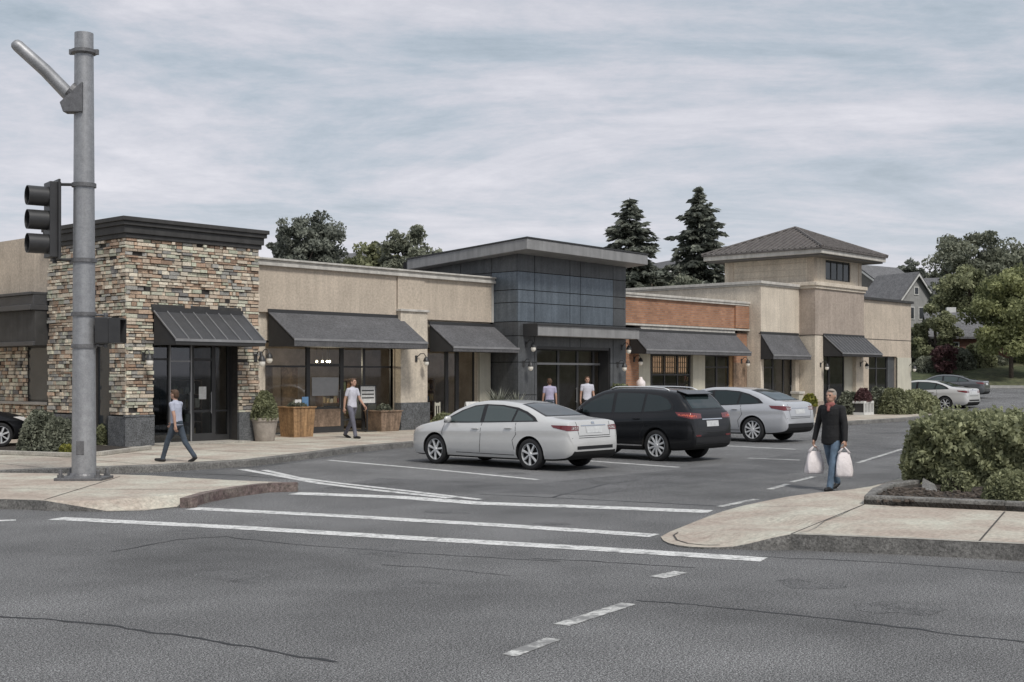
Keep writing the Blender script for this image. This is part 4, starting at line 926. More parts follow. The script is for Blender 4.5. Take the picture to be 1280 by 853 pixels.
    def seam(s, lines, m='trim_black', w=.014, off=.0015, name='door_seam'):
        b = MB()
        for axis, pts in lines:
            d, U = {'L': ((1, 0, 0), (0, 1, 0)), 'R': ((-1, 0, 0), (0, 1, 0)), 'B': ((0, 1, 0), (1, 0, 0))}[axis]; d, U = Vector(d), Vector(U)
            q = []
            for (u0, z0), (u1, z1) in zip(pts[:-1], pts[1:]):
                for k in range(6): q.append((u0 + (u1 - u0) * k / 6, z0 + (z1 - z0) * k / 6))
            q.append(pts[-1]); L = []
            for i, (u, z) in enumerate(q):
                t = Vector((q[min(i + 1, len(q) - 1)][0] - q[max(i - 1, 0)][0], q[min(i + 1, len(q) - 1)][1] - q[max(i - 1, 0)][1])); t.normalize(); nn = Vector((-t.y, t.x)) * w / 2
                pr = []
                for sg in (1, -1):
                    loc, nr = s.cast(U * (u + nn.x * sg) + Vector((0, 0, z + nn.y * sg)) - d * 6, d); pr.append(None if loc is None else loc + nr * off)
                L.append(pr)
            for a, c in zip(L[:-1], L[1:]):
                if None not in a and None not in c: b.add([a[0], a[1], c[1], c[0]], [(0, 1, 2, 3)])
        return b.build(name, m, s.body_o)
    def wheel(s, x, y, sg):
        S = s.S; r = S['wr']; w = thing('wheel', None, None); w.parent = s.root; w.location = (x, y, r)
        t = MB(); prof = [(r * .72, -.10), (r * .90, -.108), (r * .975, -.092), (r, -.06), (r, .06), (r * .975, .092), (r * .90, .108), (r * .72, .10)]
        seg = 40
        for rr, h in prof:
            for k in range(seg): a = 2 * math.pi * k / seg; t.v.append((h, rr * math.cos(a), rr * math.sin(a)))
        for i in range(len(prof) - 1):
            for k in range(seg): q = i * seg; t.f.append((q + k, q + (k + 1) % seg, q + seg + (k + 1) % seg, q + seg + k)); t.c.append(None); t.mi.append(0)
        t.build('tyre', 'tyre', w, smooth=True, local=True, sharp=50)
        m = MB(); rr = r * .735
        m.tube([(sg * .02, 0, 0), (sg * -.06, 0, 0)], rr * .99, 40, mi=1)
        m.tube([(sg * .085, 0, 0), (sg * .100, 0, 0)], [rr * .2, rr * .17], 20)
        for k in range(36):                       # rim lip
            a0, a1 = 2 * math.pi * k / 36, 2 * math.pi * (k + 1) / 36
            P0 = lambda a, q, h: (sg * h, q * math.cos(a), q * math.sin(a))
            m.add([P0(a0, rr, .088), P0(a1, rr, .088), P0(a1, rr * .93, .095), P0(a0, rr * .93, .095)], [(0, 1, 2, 3)]); m.add([P0(a0, rr * .93, .095), P0(a1, rr * .93, .095), P0(a1, rr * .9, .03), P0(a0, rr * .9, .03)], [(0, 1, 2, 3)])
        ns = S.get('spokes', 5)
        for k in range(ns):
            for dv in S.get('pair', (-.17, .17)):
                a = 2 * math.pi * k / ns + .3; a1 = a + dv * .5; a2 = a + dv * 1.3; hw0, hw1 = rr * S.get('sw', .085), rr * S.get('sw', .085) * 1.25
                def pt(a, q, off, h): return (sg * h, q * math.cos(a) - off * math.sin(a), q * math.sin(a) + off * math.cos(a))
                m.hexa([pt(a1, rr * .14, -hw0, .06), pt(a2, rr * .95, -hw1, .055), pt(a2, rr * .95, hw1, .055), pt(a1, rr * .14, hw0, .06)], [pt(a1, rr * .14, -hw0 * .7, .092), pt(a2, rr * .95, -hw1 * .7, .088), pt(a2, rr * .95, hw1 * .7, .088), pt(a1, rr * .14, hw0 * .7, .092)])
        m.build('rim', ['alloy', 'well'], w, smooth=True, local=True, sharp=25)
        return w
    def details(s):
        S = s.S; W2 = S['W'] / 2
        for yy in (S['wb'] / 2, -S['wb'] / 2):
            for sg in (-1, 1): s.wheel(sg * (W2 - .125), yy, sg)
        for ax in 'LR':
            s.patch('window_trim', S['dlo'], ax, 'trim_black', .003, s.body_o, 4)
            for i, pl in enumerate(S['panes']): s.patch('window', pl, ax, S.get('glass', 'car_glass'), .006, None, 4)
            s.seam([(ax, l) for l in S['seams']])
            sgn = -1 if ax == 'L' else 1
            for hy, hz_ in S['handles']:
                loc, nr = s.cast((sgn * 6, hy, hz_), (-sgn, 0, 0))
                if loc: MB().box(loc.x - .004, loc.x + sgn * .035, hy - .10, hy + .10, hz_ - .012, hz_ + .014).build('door_handle', S.get('handlem', S['paint']), s.root, bevel=.008, local=True)
            my, mz = S['mirror']; loc, nr = s.cast((sgn * 6, my, mz), (-sgn, 0, 0))
            if loc:
                MB().sphere((loc.x + sgn * .13, my - .02, mz + .05), .1, 14, 10, (1.05, .62, .72)).tube([(loc.x - sgn * .02, my + .03, mz), (loc.x + sgn * .1, my, mz + .02)], .028, 8).build('mirror', S.get('mirrorm', S['paint']), s.root, smooth=True, local=True)
        s.patch('windshield', S['wsh'], 'F', 'car_glass', .005, None, 4)
        s.patch('rear_window_trim', S['rwt'], 'B', 'trim_black', .003, s.body_o, 4)
        s.patch('rear_window', S['rw'], 'B', 'car_glass', .006, None, 4)
        for sg in (1, -1):
            for key, m, of in S['tails']:
                pl = [(u * sg, z) for u, z in key]
                ang = 90 - 38 if sg < 0 else 90 + 38
                # corner view: u measured along the diagonal
                a = R(ang); U = Vector((math.sin(a), -math.cos(a), 0)); yr = S['top'][0][0]
                pl2 = [((sg * u0 * U.x + (yr + v) * U.y), z) for (u0, v, z) in [(k[0], k[1], k[2]) for k in m['pts']]] if isinstance(m, dict) else pl
                if isinstance(m, dict): s.patch('taillight', pl2, ang, m['mat'], of, None, 4)
            for pts, mm in S['heads']:
                ang = -90 + 40 if sg < 0 else -90 - 40
                a = R(ang); U = Vector((math.sin(a), -math.cos(a), 0)); yf = S['top'][-1][0]
                s.patch('headlight', [((sg * x * U.x + (yf + y) * U.y), z) for x, y, z in pts], ang, mm, .005, None, 4)
        for nm, pl, m, of in S['rear']: s.patch(nm, pl, 'B', m, of, None if nm in ('number_plate', 'bumper_trim') else s.body_o, 3)
        s.seam([('B', l) for l in S['bseams']], name='boot_seam')
        for f in S.get('extra', ()): f(s)
def rect(a, b, c, d): return [(a, c), (b, c), (b, d), (a, d)]
def tail(pts, m): return ((), dict(pts=pts, mat=m), .006)

def sedan_spec(paint):
    return dict(glass='car_glass_backlit', paint=paint, W=1.83, wr=.335, wb=2.86, spokes=7, pair=(0,), tum=.40,
    top=[(-2.50, .66), (-2.485, .74), (-2.46, .86), (-2.43, 1.0), (-2.40, 1.055), (-2.30, 1.075), (-2.0, 1.10), (-1.78, 1.125), (-1.55, 1.19), (-1.1, 1.335), (-.75, 1.415), (-.3, 1.455), (.05, 1.46), (.4, 1.425), (.75, 1.32), (1.15, 1.13), (1.38, 1.02), (1.55, .985), (1.9, .92), (2.15, .84), (2.30, .75), (2.37, .66), (2.40, .58)],
    bot=[(-2.50, .42), (-2.46, .32), (-2.35, .25), (-1.9, .21), (0, .19), (1.9, .19), (2.3, .22), (2.37, .27), (2.40, .34)],
    wid=[(-2.50, .74), (-2.46, .80), (-2.36, .855), (-2.1, .89), (-1.5, .912), (0, .915), (1.4, .908), (1.9, .88), (2.15, .83), (2.30, .74), (2.37, .65), (2.40, .55)],
    belt=[(-2.50, 1.0), (-1.9, 1.0), (-1.0, .96), (0, .925), (1.3, .885), (2.4, .80)],
    dlo=[(-1.62, 1.03), (-1.50, 1.12), (-1.25, 1.235), (-.95, 1.315), (-.5, 1.365), (0, 1.375), (.35, 1.34), (.70, 1.235), (1.02, 1.09), (1.22, .985), (1.2, .94), (.5, .955), (-.4, .985), (-1.2, 1.015)],
    panes=[[(.06, .985), (.06, 1.345), (.34, 1.315), (.66, 1.215), (.97, 1.075), (1.10, 1.0), (1.08, .972)], [(-.86, 1.02), (-.93, 1.27), (-.5, 1.335), (-.05, 1.345), (-.05, .995)], [(-.92, 1.025), (-.99, 1.255), (-1.24, 1.185), (-1.44, 1.09), (-1.5, 1.045)]],
    seams=[[(.0, .97), (.0, .6), (.03, .30)], [(1.16, .93), (1.2, .7), (1.1, .32)], [(-1.0, .99), (-1.05, .75), (-.95, .62), (-1.0, .42)], [(1.1, .30), (-.98, .30)]],
    handles=[(.16, .84), (-.82, .875)], mirror=(.98, .98),
    wsh=[(-.62, 1.03), (.62, 1.03), (.52, 1.38), (0, 1.41), (-.52, 1.38)],
    rwt=[(-.66, 1.135), (.66, 1.135), (.50, 1.385), (0, 1.41), (-.50, 1.385)], rw=[(-.60, 1.15), (.60, 1.15), (.46, 1.37), (0, 1.392), (-.46, 1.37)],
    tails=[tail([(.52, .02, .855), (.52, .02, .945), (.80, .10, .965), (.89, .46, .965), (.89, .40, .915), (.80, .12, .85)], 'tail_red'), tail([(.53, .0, .875), (.53, .0, .925), (.72, .06, .935), (.72, .06, .872)], 'tail_clear')],
    heads=[([(.35, -.03, .66), (.35, -.05, .74), (.78, -.45, .83), (.85, -.62, .82), (.80, -.32, .69)], 'tail_clear')],
    rear=[('number_plate', rect(-.26, .26, .80, .93), 'plate', .008), ('chrome_bar', rect(-.42, .42, .945, .965), 'chrome', .009), ('bumper_trim', rect(-.6, .6, .46, .53), 'trim_black', .006), ('badge', rect(-.05, .05, .985, 1.03), 'chrome', .008)],
    bseams=[[(-.56, 1.03), (-.52, .74), (.52, .74), (.56, 1.03)], [(-.74, .70), (.74, .70)]])
ped = dict()
suv = dict(paint='paint_black', W=1.84, wr=.36, wb=2.72, spokes=10, pair=(0,), tum=.30,
    top=[(-2.42, .66), (-2.40, .80), (-2.38, .98), (-2.34, 1.10), (-2.26, 1.20), (-2.08, 1.36), (-1.92, 1.51), (-1.82, 1.575), (-1.5, 1.625), (-.8, 1.665), (-.1, 1.67), (.35, 1.635), (.75, 1.51), (1.15, 1.27), (1.40, 1.11), (1.6, 1.06), (2.0, .98), (2.2, .88), (2.29, .74), (2.32, .62)],
    bot=[(-2.42, .44), (-2.38, .34), (-2.25, .29), (-1.8, .25), (0, .23), (1.8, .23), (2.2, .27), (2.32, .36)],
    wid=[(-2.42, .76), (-2.38, .82), (-2.25, .87), (-1.9, .905), (-1.2, .92), (0, .92), (1.4, .91), (1.85, .88), (2.1, .82), (2.25, .73), (2.32, .56)],
    belt=[(-2.42, 1.10), (-1.9, 1.10), (-1.0, 1.06), (0, 1.02), (1.3, .98), (2.32, .85)],
    dlo=[(-1.82, 1.17), (-1.82, 1.29), (-1.66, 1.44), (-1.4, 1.53), (-.9, 1.565), (0, 1.575), (.4, 1.53), (.8, 1.38), (1.18, 1.15), (1.22, 1.05), (.5, 1.06), (-.6, 1.085), (-1.5, 1.12)],
    panes=[[(.06, 1.085), (.06, 1.545), (.38, 1.505), (.76, 1.36), (1.06, 1.17), (1.1, 1.08)], [(-.88, 1.115), (-.92, 1.535), (-.4, 1.55), (-.04, 1.55), (-.04, 1.09)], [(-.95, 1.12), (-.99, 1.53), (-1.38, 1.49), (-1.62, 1.41), (-1.76, 1.27), (-1.74, 1.19), (-1.4, 1.145)]],
    seams=[[(.0, 1.05), (.0, .6), (.03, .36)], [(1.2, 1.04), (1.24, .7), (1.12, .38)], [(-.93, 1.09), (-1.0, .8), (-.88, .62), (-.9, .42)], [(1.1, .36), (-.9, .36)]],
    handles=[(.16, .93), (-.76, .96)], mirror=(1.0, 1.08),
    wsh=[(-.64, 1.13), (.64, 1.13), (.56, 1.56), (0, 1.60), (-.56, 1.56)],
    rwt=[(-.70, 1.19), (.70, 1.19), (.58, 1.53), (0, 1.55), (-.58, 1.53)], rw=[(-.64, 1.21), (.64, 1.21), (.53, 1.50), (0, 1.52), (-.53, 1.50)],
    tails=[tail([(.45, .03, .99), (.45, .05, 1.09), (.78, .12, 1.12), (.86, .50, 1.13), (.87, .42, 1.04), (.80, .10, .98)], 'tail_red'), tail([(.62, .05, 1.015), (.62, .06, 1.055), (.80, .14, 1.075), (.87, .42, 1.085), (.87, .40, 1.06), (.80, .12, 1.02)], 'tail_bright')],
    heads=[([(.4, -.03, .74), (.4, -.05, .84), (.78, -.42, .94), (.85, -.6, .93), (.80, -.3, .78)], 'tail_clear')],
    rear=[('number_plate', rect(-.25, .25, .80, .93), 'plate', .008), ('chrome_bar', rect(-.42, .42, .955, .98), 'chrome', .009), ('bumper_trim', rect(-.72, .72, .40, .56), 'trim_black', .006), ('reflector', rect(-.72, -.52, .585, .62), 'tail_red', .008), ('reflector', rect(.52, .72, .585, .62), 'tail_red', .008)],
    bseams=[[(-.66, 1.12), (-.62, .72), (.62, .72), (.66, 1.12)], [(-.76, .68), (.76, .68)]])
def suv_extra(s):
    for ax in 'LR': s.patch('sill_trim', rect(-.93, .95, .335, .365), ax, 'chrome', .006, None, 4)
    for sg in (-1, 1):
        pts = [];
        for y in np.linspace(-1.55, .3, 12):
            loc, nr = s.cast((sg * .58, y, 5), (0, 0, -1)); pts.append((sg * .58, y, loc.z + (.045 if -1.54 < y < .29 else .0)))
        MB().tube(pts, .016, 8).build('roof_rail', 'alloy', s.root, smooth=True, local=True)
    b = MB(); b.hexa([(-.54, -2.04, 1.525), (.54, -2.04, 1.525), (.58, -1.75, 1.58), (-.58, -1.75, 1.58)], [(-.54, -2.04, 1.54), (.54, -2.04, 1.54), (.58, -1.75, 1.622), (-.58, -1.75, 1.622)]); b.build('roof_spoiler', 'paint_black', s.root, bevel=.01, local=True)
suv['extra'] = [suv_extra]; suv['scale'] = (1, .95, 1.025)
hatch = sedan_spec('paint_silver'); hatch.update(scale=1.05, glass='car_glass', W=1.86, wr=.36, wb=2.78, spokes=10, pair=(0,), tum=.34,
    top=[(-2.45, .66), (-2.43, .80), (-2.40, .98), (-2.36, 1.10), (-2.28, 1.155), (-2.10, 1.19), (-1.85, 1.27), (-1.4, 1.43), (-.95, 1.53), (-.4, 1.575), (.05, 1.575), (.4, 1.54), (.78, 1.42), (1.2, 1.2), (1.42, 1.07), (1.6, 1.03), (2.0, .95), (2.22, .85), (2.34, .72), (2.38, .6)],
    bot=[(-2.45, .44), (-2.40, .33), (-2.28, .28), (-1.9, .24), (0, .22), (1.9, .22), (2.3, .26), (2.38, .36)],
    wid=[(-2.45, .76), (-2.40, .82), (-2.3, .87), (-2.0, .90), (-1.3, .925), (0, .93), (1.4, .92), (1.9, .885), (2.15, .83), (2.30, .73), (2.38, .56)],
    belt=[(-2.45, 1.08), (-1.9, 1.08), (-1.0, 1.035), (0, .99), (1.3, .95), (2.38, .84)],
    dlo=[(-1.72, 1.12), (-1.55, 1.25), (-1.2, 1.385), (-.85, 1.46), (-.4, 1.49), (0, 1.49), (.38, 1.45), (.75, 1.33), (1.1, 1.14), (1.24, 1.03), (1.2, 1.0), (.5, 1.02), (-.5, 1.05), (-1.3, 1.09)],
    panes=[[(.06, 1.05), (.06, 1.46), (.36, 1.425), (.7, 1.31), (1.02, 1.13), (1.08, 1.035)], [(-.84, 1.08), (-.9, 1.42), (-.45, 1.462), (-.04, 1.462), (-.04, 1.055)], [(-.9, 1.085), (-.97, 1.405), (-1.2, 1.34), (-1.48, 1.22), (-1.58, 1.125)]],
    seams=[[(.0, 1.02), (.0, .6), (.03, .35)], [(1.2, 1.0), (1.24, .7), (1.12, .36)], [(-.98, 1.06), (-1.05, .8), (-.92, .62), (-.95, .42)], [(1.1, .34), (-.95, .34)]],
    handles=[(.16, .91), (-.8, .94)], mirror=(1.0, 1.05),
    wsh=[(-.63, 1.09), (.63, 1.09), (.55, 1.48), (0, 1.52), (-.55, 1.48)],
    rwt=[(-.68, 1.20), (.68, 1.20), (.54, 1.49), (0, 1.52), (-.54, 1.49)], rw=[(-.62, 1.215), (.62, 1.215), (.49, 1.47), (0, 1.495), (-.49, 1.47)],
    tails=[tail([(.52, .02, .93), (.52, .03, 1.02), (.80, .11, 1.05), (.88, .52, 1.06), (.88, .46, .98), (.80, .12, .92)], 'tail_red'), tail([(.52, .02, .95), (.52, .03, 1.0), (.72, .06, 1.01), (.72, .06, .945)], 'tail_clear')],
    rear=[('number_plate', rect(-.26, .26, .82, .95), 'plate', .008), ('chrome_bar', rect(-.44, .44, .975, .995), 'chrome', .009), ('bumper_trim', rect(-.72, .72, .42, .55), 'trim_black', .006)],
    bseams=[[(-.62, 1.1), (-.58, .74), (.58, .74), (.62, 1.1)], [(-.76, .70), (.76, .70)]])
Car('parked_car', 'white four door sedan parked nose to the kerb, nearest the camera', 'car', (20.88, 18.93, 0), 0, sedan_spec('paint_white'), 'cars parked facing the shops')
Car('parked_car', 'black station wagon with roof rails parked between the white sedan and silver car', 'car', (24.95, 18.42, 0), 0, suv, 'cars parked facing the shops')
Car('parked_car', 'silver sloping-back car parked right of the black wagon', 'car', (33.78, 21.3, 0), 0, hatch, 'cars parked facing the shops')
far = sedan_spec('paint_white'); far['scale'] = 1.2
Car('parked_car', 'small distant white sedan beyond the far end of the shops, behind the low bushes', 'car', (71.2, 31.4, ground_h(72) + .0), 0, far)
g2 = sedan_spec('paint_grey'); g2['scale'] = 1.06
p = AT(1183, 84); Car('parked_car', 'dark grey sedan half hidden behind the distant white sedan', 'car', (p.x, p.y, gh(p)), R(8), g2)
g3 = sedan_spec('paint_black'); g3['scale'] = .94; Car('parked_car', 'black sedan at the left edge beside the stone wing, behind the dark shrubs', 'car', (VX(44, 31.6) - 2.26, 32.45, .15), R(-90), g3)

# ------------------------------------------------------------------ traffic signal pole
pb = G(105, 599.5, .15); TP = thing('traffic_signal', 'grey galvanised signal pole on corner pavement with black three-lens signal and pedestrian box', 'traffic signal', pb, HEAD - R(90))
u = pb.xy.dot(FW.xy) / FOC
def lx(px): return (px - 104) * u
def lz(py): return EYE + (HOR - py) * u - .15
b = MB(); b.tube([(0, 0, .06), (0, 0, 2), (0, 0, 5), (0, 0, lz(42))], [.212, .2, .182, .163], 28); b.build('pole', 'galv', TP, smooth=True, local=True, sharp=40)
b = MB(); b.box(-.42, .42, -.34, .34, .0, .05).lathe([(.30, .05), (.25, .075), (.222, .12)], 0, 0, 0, 24); b.build('base_plate', 'galv_dark', TP, bevel=.008, local=True)
for sx, sy in ((-.33, -.25), (.33, -.25), (.33, .25), (-.33, .25)):
    MB().lathe([(.035, 0), (.035, .13), (.02, .14)], sx, sy, .05, 8).lathe([(.06, 0), (.06, .05)], sx, sy, .05, 6).build('anchor_bolt', 'galv_dark', TP, local=True)
for pz, rr in ((65, .172), (232, .19), (326, .2), (393, .2), (433, .2)):
    z = lz(pz); m = MB().lathe([(rr, -.035), (rr + .022, -.035), (rr + .022, .035), (rr, .035)], 0, 0, z, 24)
    if pz == 65: m.lathe([(rr, -.06), (rr + .05, -.03), (rr + .05, .02), (rr, .03)], 0, 0, z, 24).box(.18, .26, -.03, .03, z - .05, z + .04).box(-.26, -.18, -.03, .03, z - .05, z + .04)
    m.build('clamp_band', 'galv_dark', TP, local=True, smooth=True, sharp=30)
z0 = lz(128); ar = [(-.12, -.03, z0 - .02), (lx(62), -.24, lz(92.5)), (lx(33), -.42, lz(65.5)), (lx(29.5), -.44, lz(62.5)), (lx(28), -.45, lz(61))]
o = MB().tube(ar, [.125, .115, .108, .09, .05], 20).build('mast_arm', 'galv', TP, smooth=True, local=True, sharp=50)
MB().tube([(lx(92), -.08, lz(117)), (lx(88), -.10, lz(114))], [.155, .155], 20).build('arm_flange', 'galv_dark', o, local=True)
b = MB(); b.hexa([(-.30, -.22, lz(143)), (.04, -.24, lz(143)), (.04, .0, lz(143)), (-.30, .0, lz(143))], [(-.36, -.22, lz(131)), (.04, -.24, lz(106)), (.04, .0, lz(106)), (-.36, .0, lz(131))]); b.build('arm_bracket', 'galv_dark', TP, bevel=.01, local=True)
# three-lens head, facing left and a little towards the camera
fd = Vector((-math.cos(R(36)), -math.sin(R(36)), 0)); sd_ = Vector((-fd.y, fd.x, 0))
bc = Vector((lx(66), -.05, 0)); b = MB()
def slab(b, c, hd, hw, z0, z1):
    cs = [c + fd * hd + sd_ * hw, c - fd * hd + sd_ * hw, c - fd * hd - sd_ * hw, c + fd * hd - sd_ * hw]
    b.hexa([(q.x, q.y, z0) for q in cs], [(q.x, q.y, z1) for q in cs])
slab(b, bc, .10, .19, lz(323), lz(229)); slab(b, bc - fd * .05, .02, .26, lz(326), lz(226)); sh = b.build('signal_head', 'signal_black', TP, bevel=.012, local=True)
for py, lm in ((247, 'lens_red'), (276.5, 'lens_amber'), (306, 'lens_green')):
    z = lz(py); v = MB(); c0, c1 = bc + fd * .09, bc + fd * .44; seg = 24; rr = .175
    for cc, r0 in ((c0, rr), (c1, rr), (c1, rr - .012), (c0, rr - .012)):
        for k in range(seg):
            t = 2 * math.pi * k / seg; q = cc + sd_ * math.cos(t) * r0; v.v.append((q.x, q.y, z + math.sin(t) * r0 + (.0 if cc is c0 else 0)))
    for i in range(4):
        for k in range(seg):
            v.f.append((i * seg + k, i * seg + (k + 1) % seg, ((i + 1) % 4) * seg + (k + 1) % seg, ((i + 1) % 4) * seg + k)); v.c.append(None); v.mi.append(0)
    v.build('visor', 'signal_black', sh, smooth=True, local=True, sharp=40)
    c = bc + fd * .102; MB().tube([c + Vector((0, 0, z)), c + fd * .02 + Vector((0, 0, z))], [.15, .10], 20).build('lens', lm, sh, local=True)
for py in (231, 325):
    MB().tube([(-.18, 0, lz(py)), (bc.x + .02, -.03, lz(py))], .028, 10).tube([(bc.x + .03, -.03, lz(py) - .06), (bc.x + .03, -.03, lz(py) + .05)], .04, 10).build('mounting_bracket', 'signal_black', TP, local=True)
b = MB(); b.box(lx(121), lx(139), -.17, .17, lz(430), lz(397)); phd = b.build('pedestrian_box', 'signal_black', TP, bevel=.02, local=True)
b = MB(); x0, x1 = lx(139), lx(153)
b.box(x0, x1, -.19, -.17, lz(429), lz(398)).box(x0, x1, .17, .19, lz(429), lz(398)).box(x0, x1, -.17, .17, lz(400), lz(398)).box(x0, x1 - .05, -.17, .17, lz(429), lz(427.5)); b.build('visor', 'signal_black', phd, local=True)
MB().box(x0, x0 + .012, -.16, .16, lz(426), lz(401)).build('lens', 'signal_inner', phd, local=True)
for py in (394, 432): MB().tube([(.17, 0, lz(py)), (lx(134), 0, lz(py))], .022, 10).tube([(lx(131), 0, lz(py) - .04), (lx(131), 0, lz(py) + .04)], .035, 10).build('mounting_bracket', 'galv_dark', TP, local=True)
MB().box(-.07, .07, -.215, -.19, .45, .7).build('hand_hole_cover', 'galv_dark', TP, bevel=.01, local=True)
# ------------------------------------------------------------------ plants
def leafmesh(name, m, pts, size, parent=None, flat=0.0, aspect=1.6, tones=None, dirs=None):
    n = len(pts); pts = np.asarray(pts, float); size = size * RNG.uniform(.6, 1.35, n)
    a = RNG.normal(size=(n, 3)) if dirs is None else np.asarray(dirs) + RNG.normal(size=(n, 3)) * .25
    a /= np.linalg.norm(a, axis=1)[:, None]
    c = RNG.normal(size=(n, 3)); c[:, 2] += flat; b = np.cross(a, c); b /= np.linalg.norm(b, axis=1)[:, None] + 1e-9
    A = a * (size * aspect / 2)[:, None]; B_ = b * (size / 2)[:, None]
    v = np.stack([pts - A, pts - B_ * .9 + A * .1, pts + A, pts + B_ * .9 + A * .1], 1).reshape(-1, 3)
    me = bpy.data.meshes.new(name); me.vertices.add(4 * n); me.vertices.foreach_set('co', v.ravel()); me.loops.add(4 * n); me.loops.foreach_set('vertex_index', np.arange(4 * n, dtype=np.int32))
    me.polygons.add(n); me.polygons.foreach_set('loop_start', np.arange(0, 4 * n, 4, dtype=np.int32)); me.polygons.foreach_set('loop_total', np.full(n, 4, dtype=np.int32)); me.update(calc_edges=True)
    t = np.clip((RNG.uniform(0, 1, n) if tones is None else np.asarray(tones)) + RNG.normal(0, .16, n), 0, 1)
    at = me.attributes.new('leaf', 'FLOAT', 'FACE'); at.data.foreach_set('value', t.astype(np.float32))
    me.materials.append(MATS[m]); o = bpy.data.objects.new(name, me); COL.objects.link(o)
    if parent is not None: o.parent = parent
    return o
def clump_tone(p, sc, seed):
    q = np.asarray(p) * sc + seed; return .5 + .5 * np.sin(q[:, 0] * 2.1 + np.sin(q[:, 1] * 1.7)) * np.sin(q[:, 1] * 2.3 + np.sin(q[:, 2] * 1.9)) * np.cos(q[:, 2] * 1.6 + q[:, 0] * .4)
def crown_pts(n, rx, ry, rzz, cz, nb=40, fill=.42, zpow=1.0):
    """leaf points gathered round the tips of boughs spread through an uneven ellipsoid"""
    th = RNG.uniform(0, 2 * math.pi, nb); ph = np.arccos(RNG.uniform(-.85, 1, nb)); rr = RNG.uniform(.45, .95, nb)
    cs = np.stack([rx * rr * np.sin(ph) * np.cos(th), ry * rr * np.sin(ph) * np.sin(th), cz + rzz * rr * np.cos(ph)], 1)
    k = RNG.integers(0, nb, n); br = RNG.uniform(.16, .34, nb) * min(rx, rzz) * 1.15
    d = RNG.normal(size=(n, 3)); d /= np.linalg.norm(d, axis=1)[:, None]; r = br[k] * RNG.uniform(0.1, 1, n) ** .5
    return cs[k] + d * r[:, None] * np.array([1, 1, .75]), RNG.uniform(0, 1, nb)[k], cs
def tree(label, loc, h, rx, rzz, m, n=7000, ls=.28, trunk=.22, cat='tree', group=None, name='broadleaf_tree', tz=None, nb=44):
    t = thing(name, label, cat, loc, 0, group); cz = h - rzz
    p, tn, cs = crown_pts(n, rx, rx, rzz, cz, nb)
    leafmesh('crown', m, p, ls, t, tones=tn * .7 + .15)
    b = MB(); b.tube([(0, 0, -.4), (.05, .03, cz * .5), (0, .06, cz), (0, 0, cz + rzz * .6)], [trunk, trunk * .8, trunk * .6, trunk * .15], 10)
    for q in cs[:16]:
        s0 = Vector((0, .04, max(cz * .75, cz - rzz * .6))); q = Vector(q); b.tube([s0, s0.lerp(q, .5) + Vector((0, 0, .2)), q], [trunk * .35, trunk * .22, trunk * .07], 6)
    b.build('trunk', 'bark', t, smooth=True, local=True); return t
def conifer(label, loc, h, r, n=9000, m='leaf_conifer', name='conifer_tree', z0=.08, ragged=.25, ls=.20, group=None, power=1.0):
    t = thing(name, label, 'tree', loc, 0, group); P_, D_, T_ = [], [], []; b = MB()
    b.tube([(0, 0, -.4), (0, 0, h * .6), (.03, .02, h)], [h * .014 + .08, h * .008 + .04, .015], 9)
    levels = int(h * 3.0); 
    for i in range(levels):
        z = h * (z0 + (1 - z0) * (i + RNG.uniform(-.3, .3)) / levels); rad = r * max(0.03, (1 - z / h)) ** power
        nb = int(RNG.integers(6, 10)); a0 = RNG.uniform(0, 6.28)
        for k in range(nb):
            a = a0 + 2 * math.pi * k / nb + RNG.uniform(-.3, .3); L = rad * RNG.uniform(1 - ragged * 1.6, 1 + ragged); tone = RNG.uniform(.1, .75)
            if L < .1: L = .1
            droop = RNG.uniform(.10, .5); q = max(5, int(n / (levels * 7.0) * (L / (r * .55)) ** 1.1))
            s = RNG.uniform(0.08, 1, q) ** .8; x = s * L; zz = z + .06 * L * s - droop * L * s ** 2 + .10 * L * s ** 4
            w = (1 - s * .7) * L * .34; off = RNG.uniform(-1, 1, q) * w; ca, sa = math.cos(a), math.sin(a)
            P_.append(np.stack([x * ca - off * sa, x * sa + off * ca, zz - np.abs(off) * .35 + RNG.normal(0, .05, q)], 1)); D_.append(np.stack([np.full(q, ca) - np.sign(off) * sa * .7, np.full(q, sa) + np.sign(off) * ca * .7, np.full(q, -.35)], 1)); T_.append(tone + RNG.uniform(-.15, .15, q))
            if L > .8: b.tube([(0, 0, z), (ca * L * .5, sa * L * .5, z - droop * L * .2), (ca * L * .9, sa * L * .9, z - droop * L * .75)], [.035, .025, .008], 5, caps=False)
    leafmesh('crown', m, np.concatenate(P_), ls, t, tones=np.concatenate(T_), dirs=np.concatenate(D_), aspect=2.4, flat=.6)
    b.build('trunk', 'bark', t, smooth=True, local=True); return t
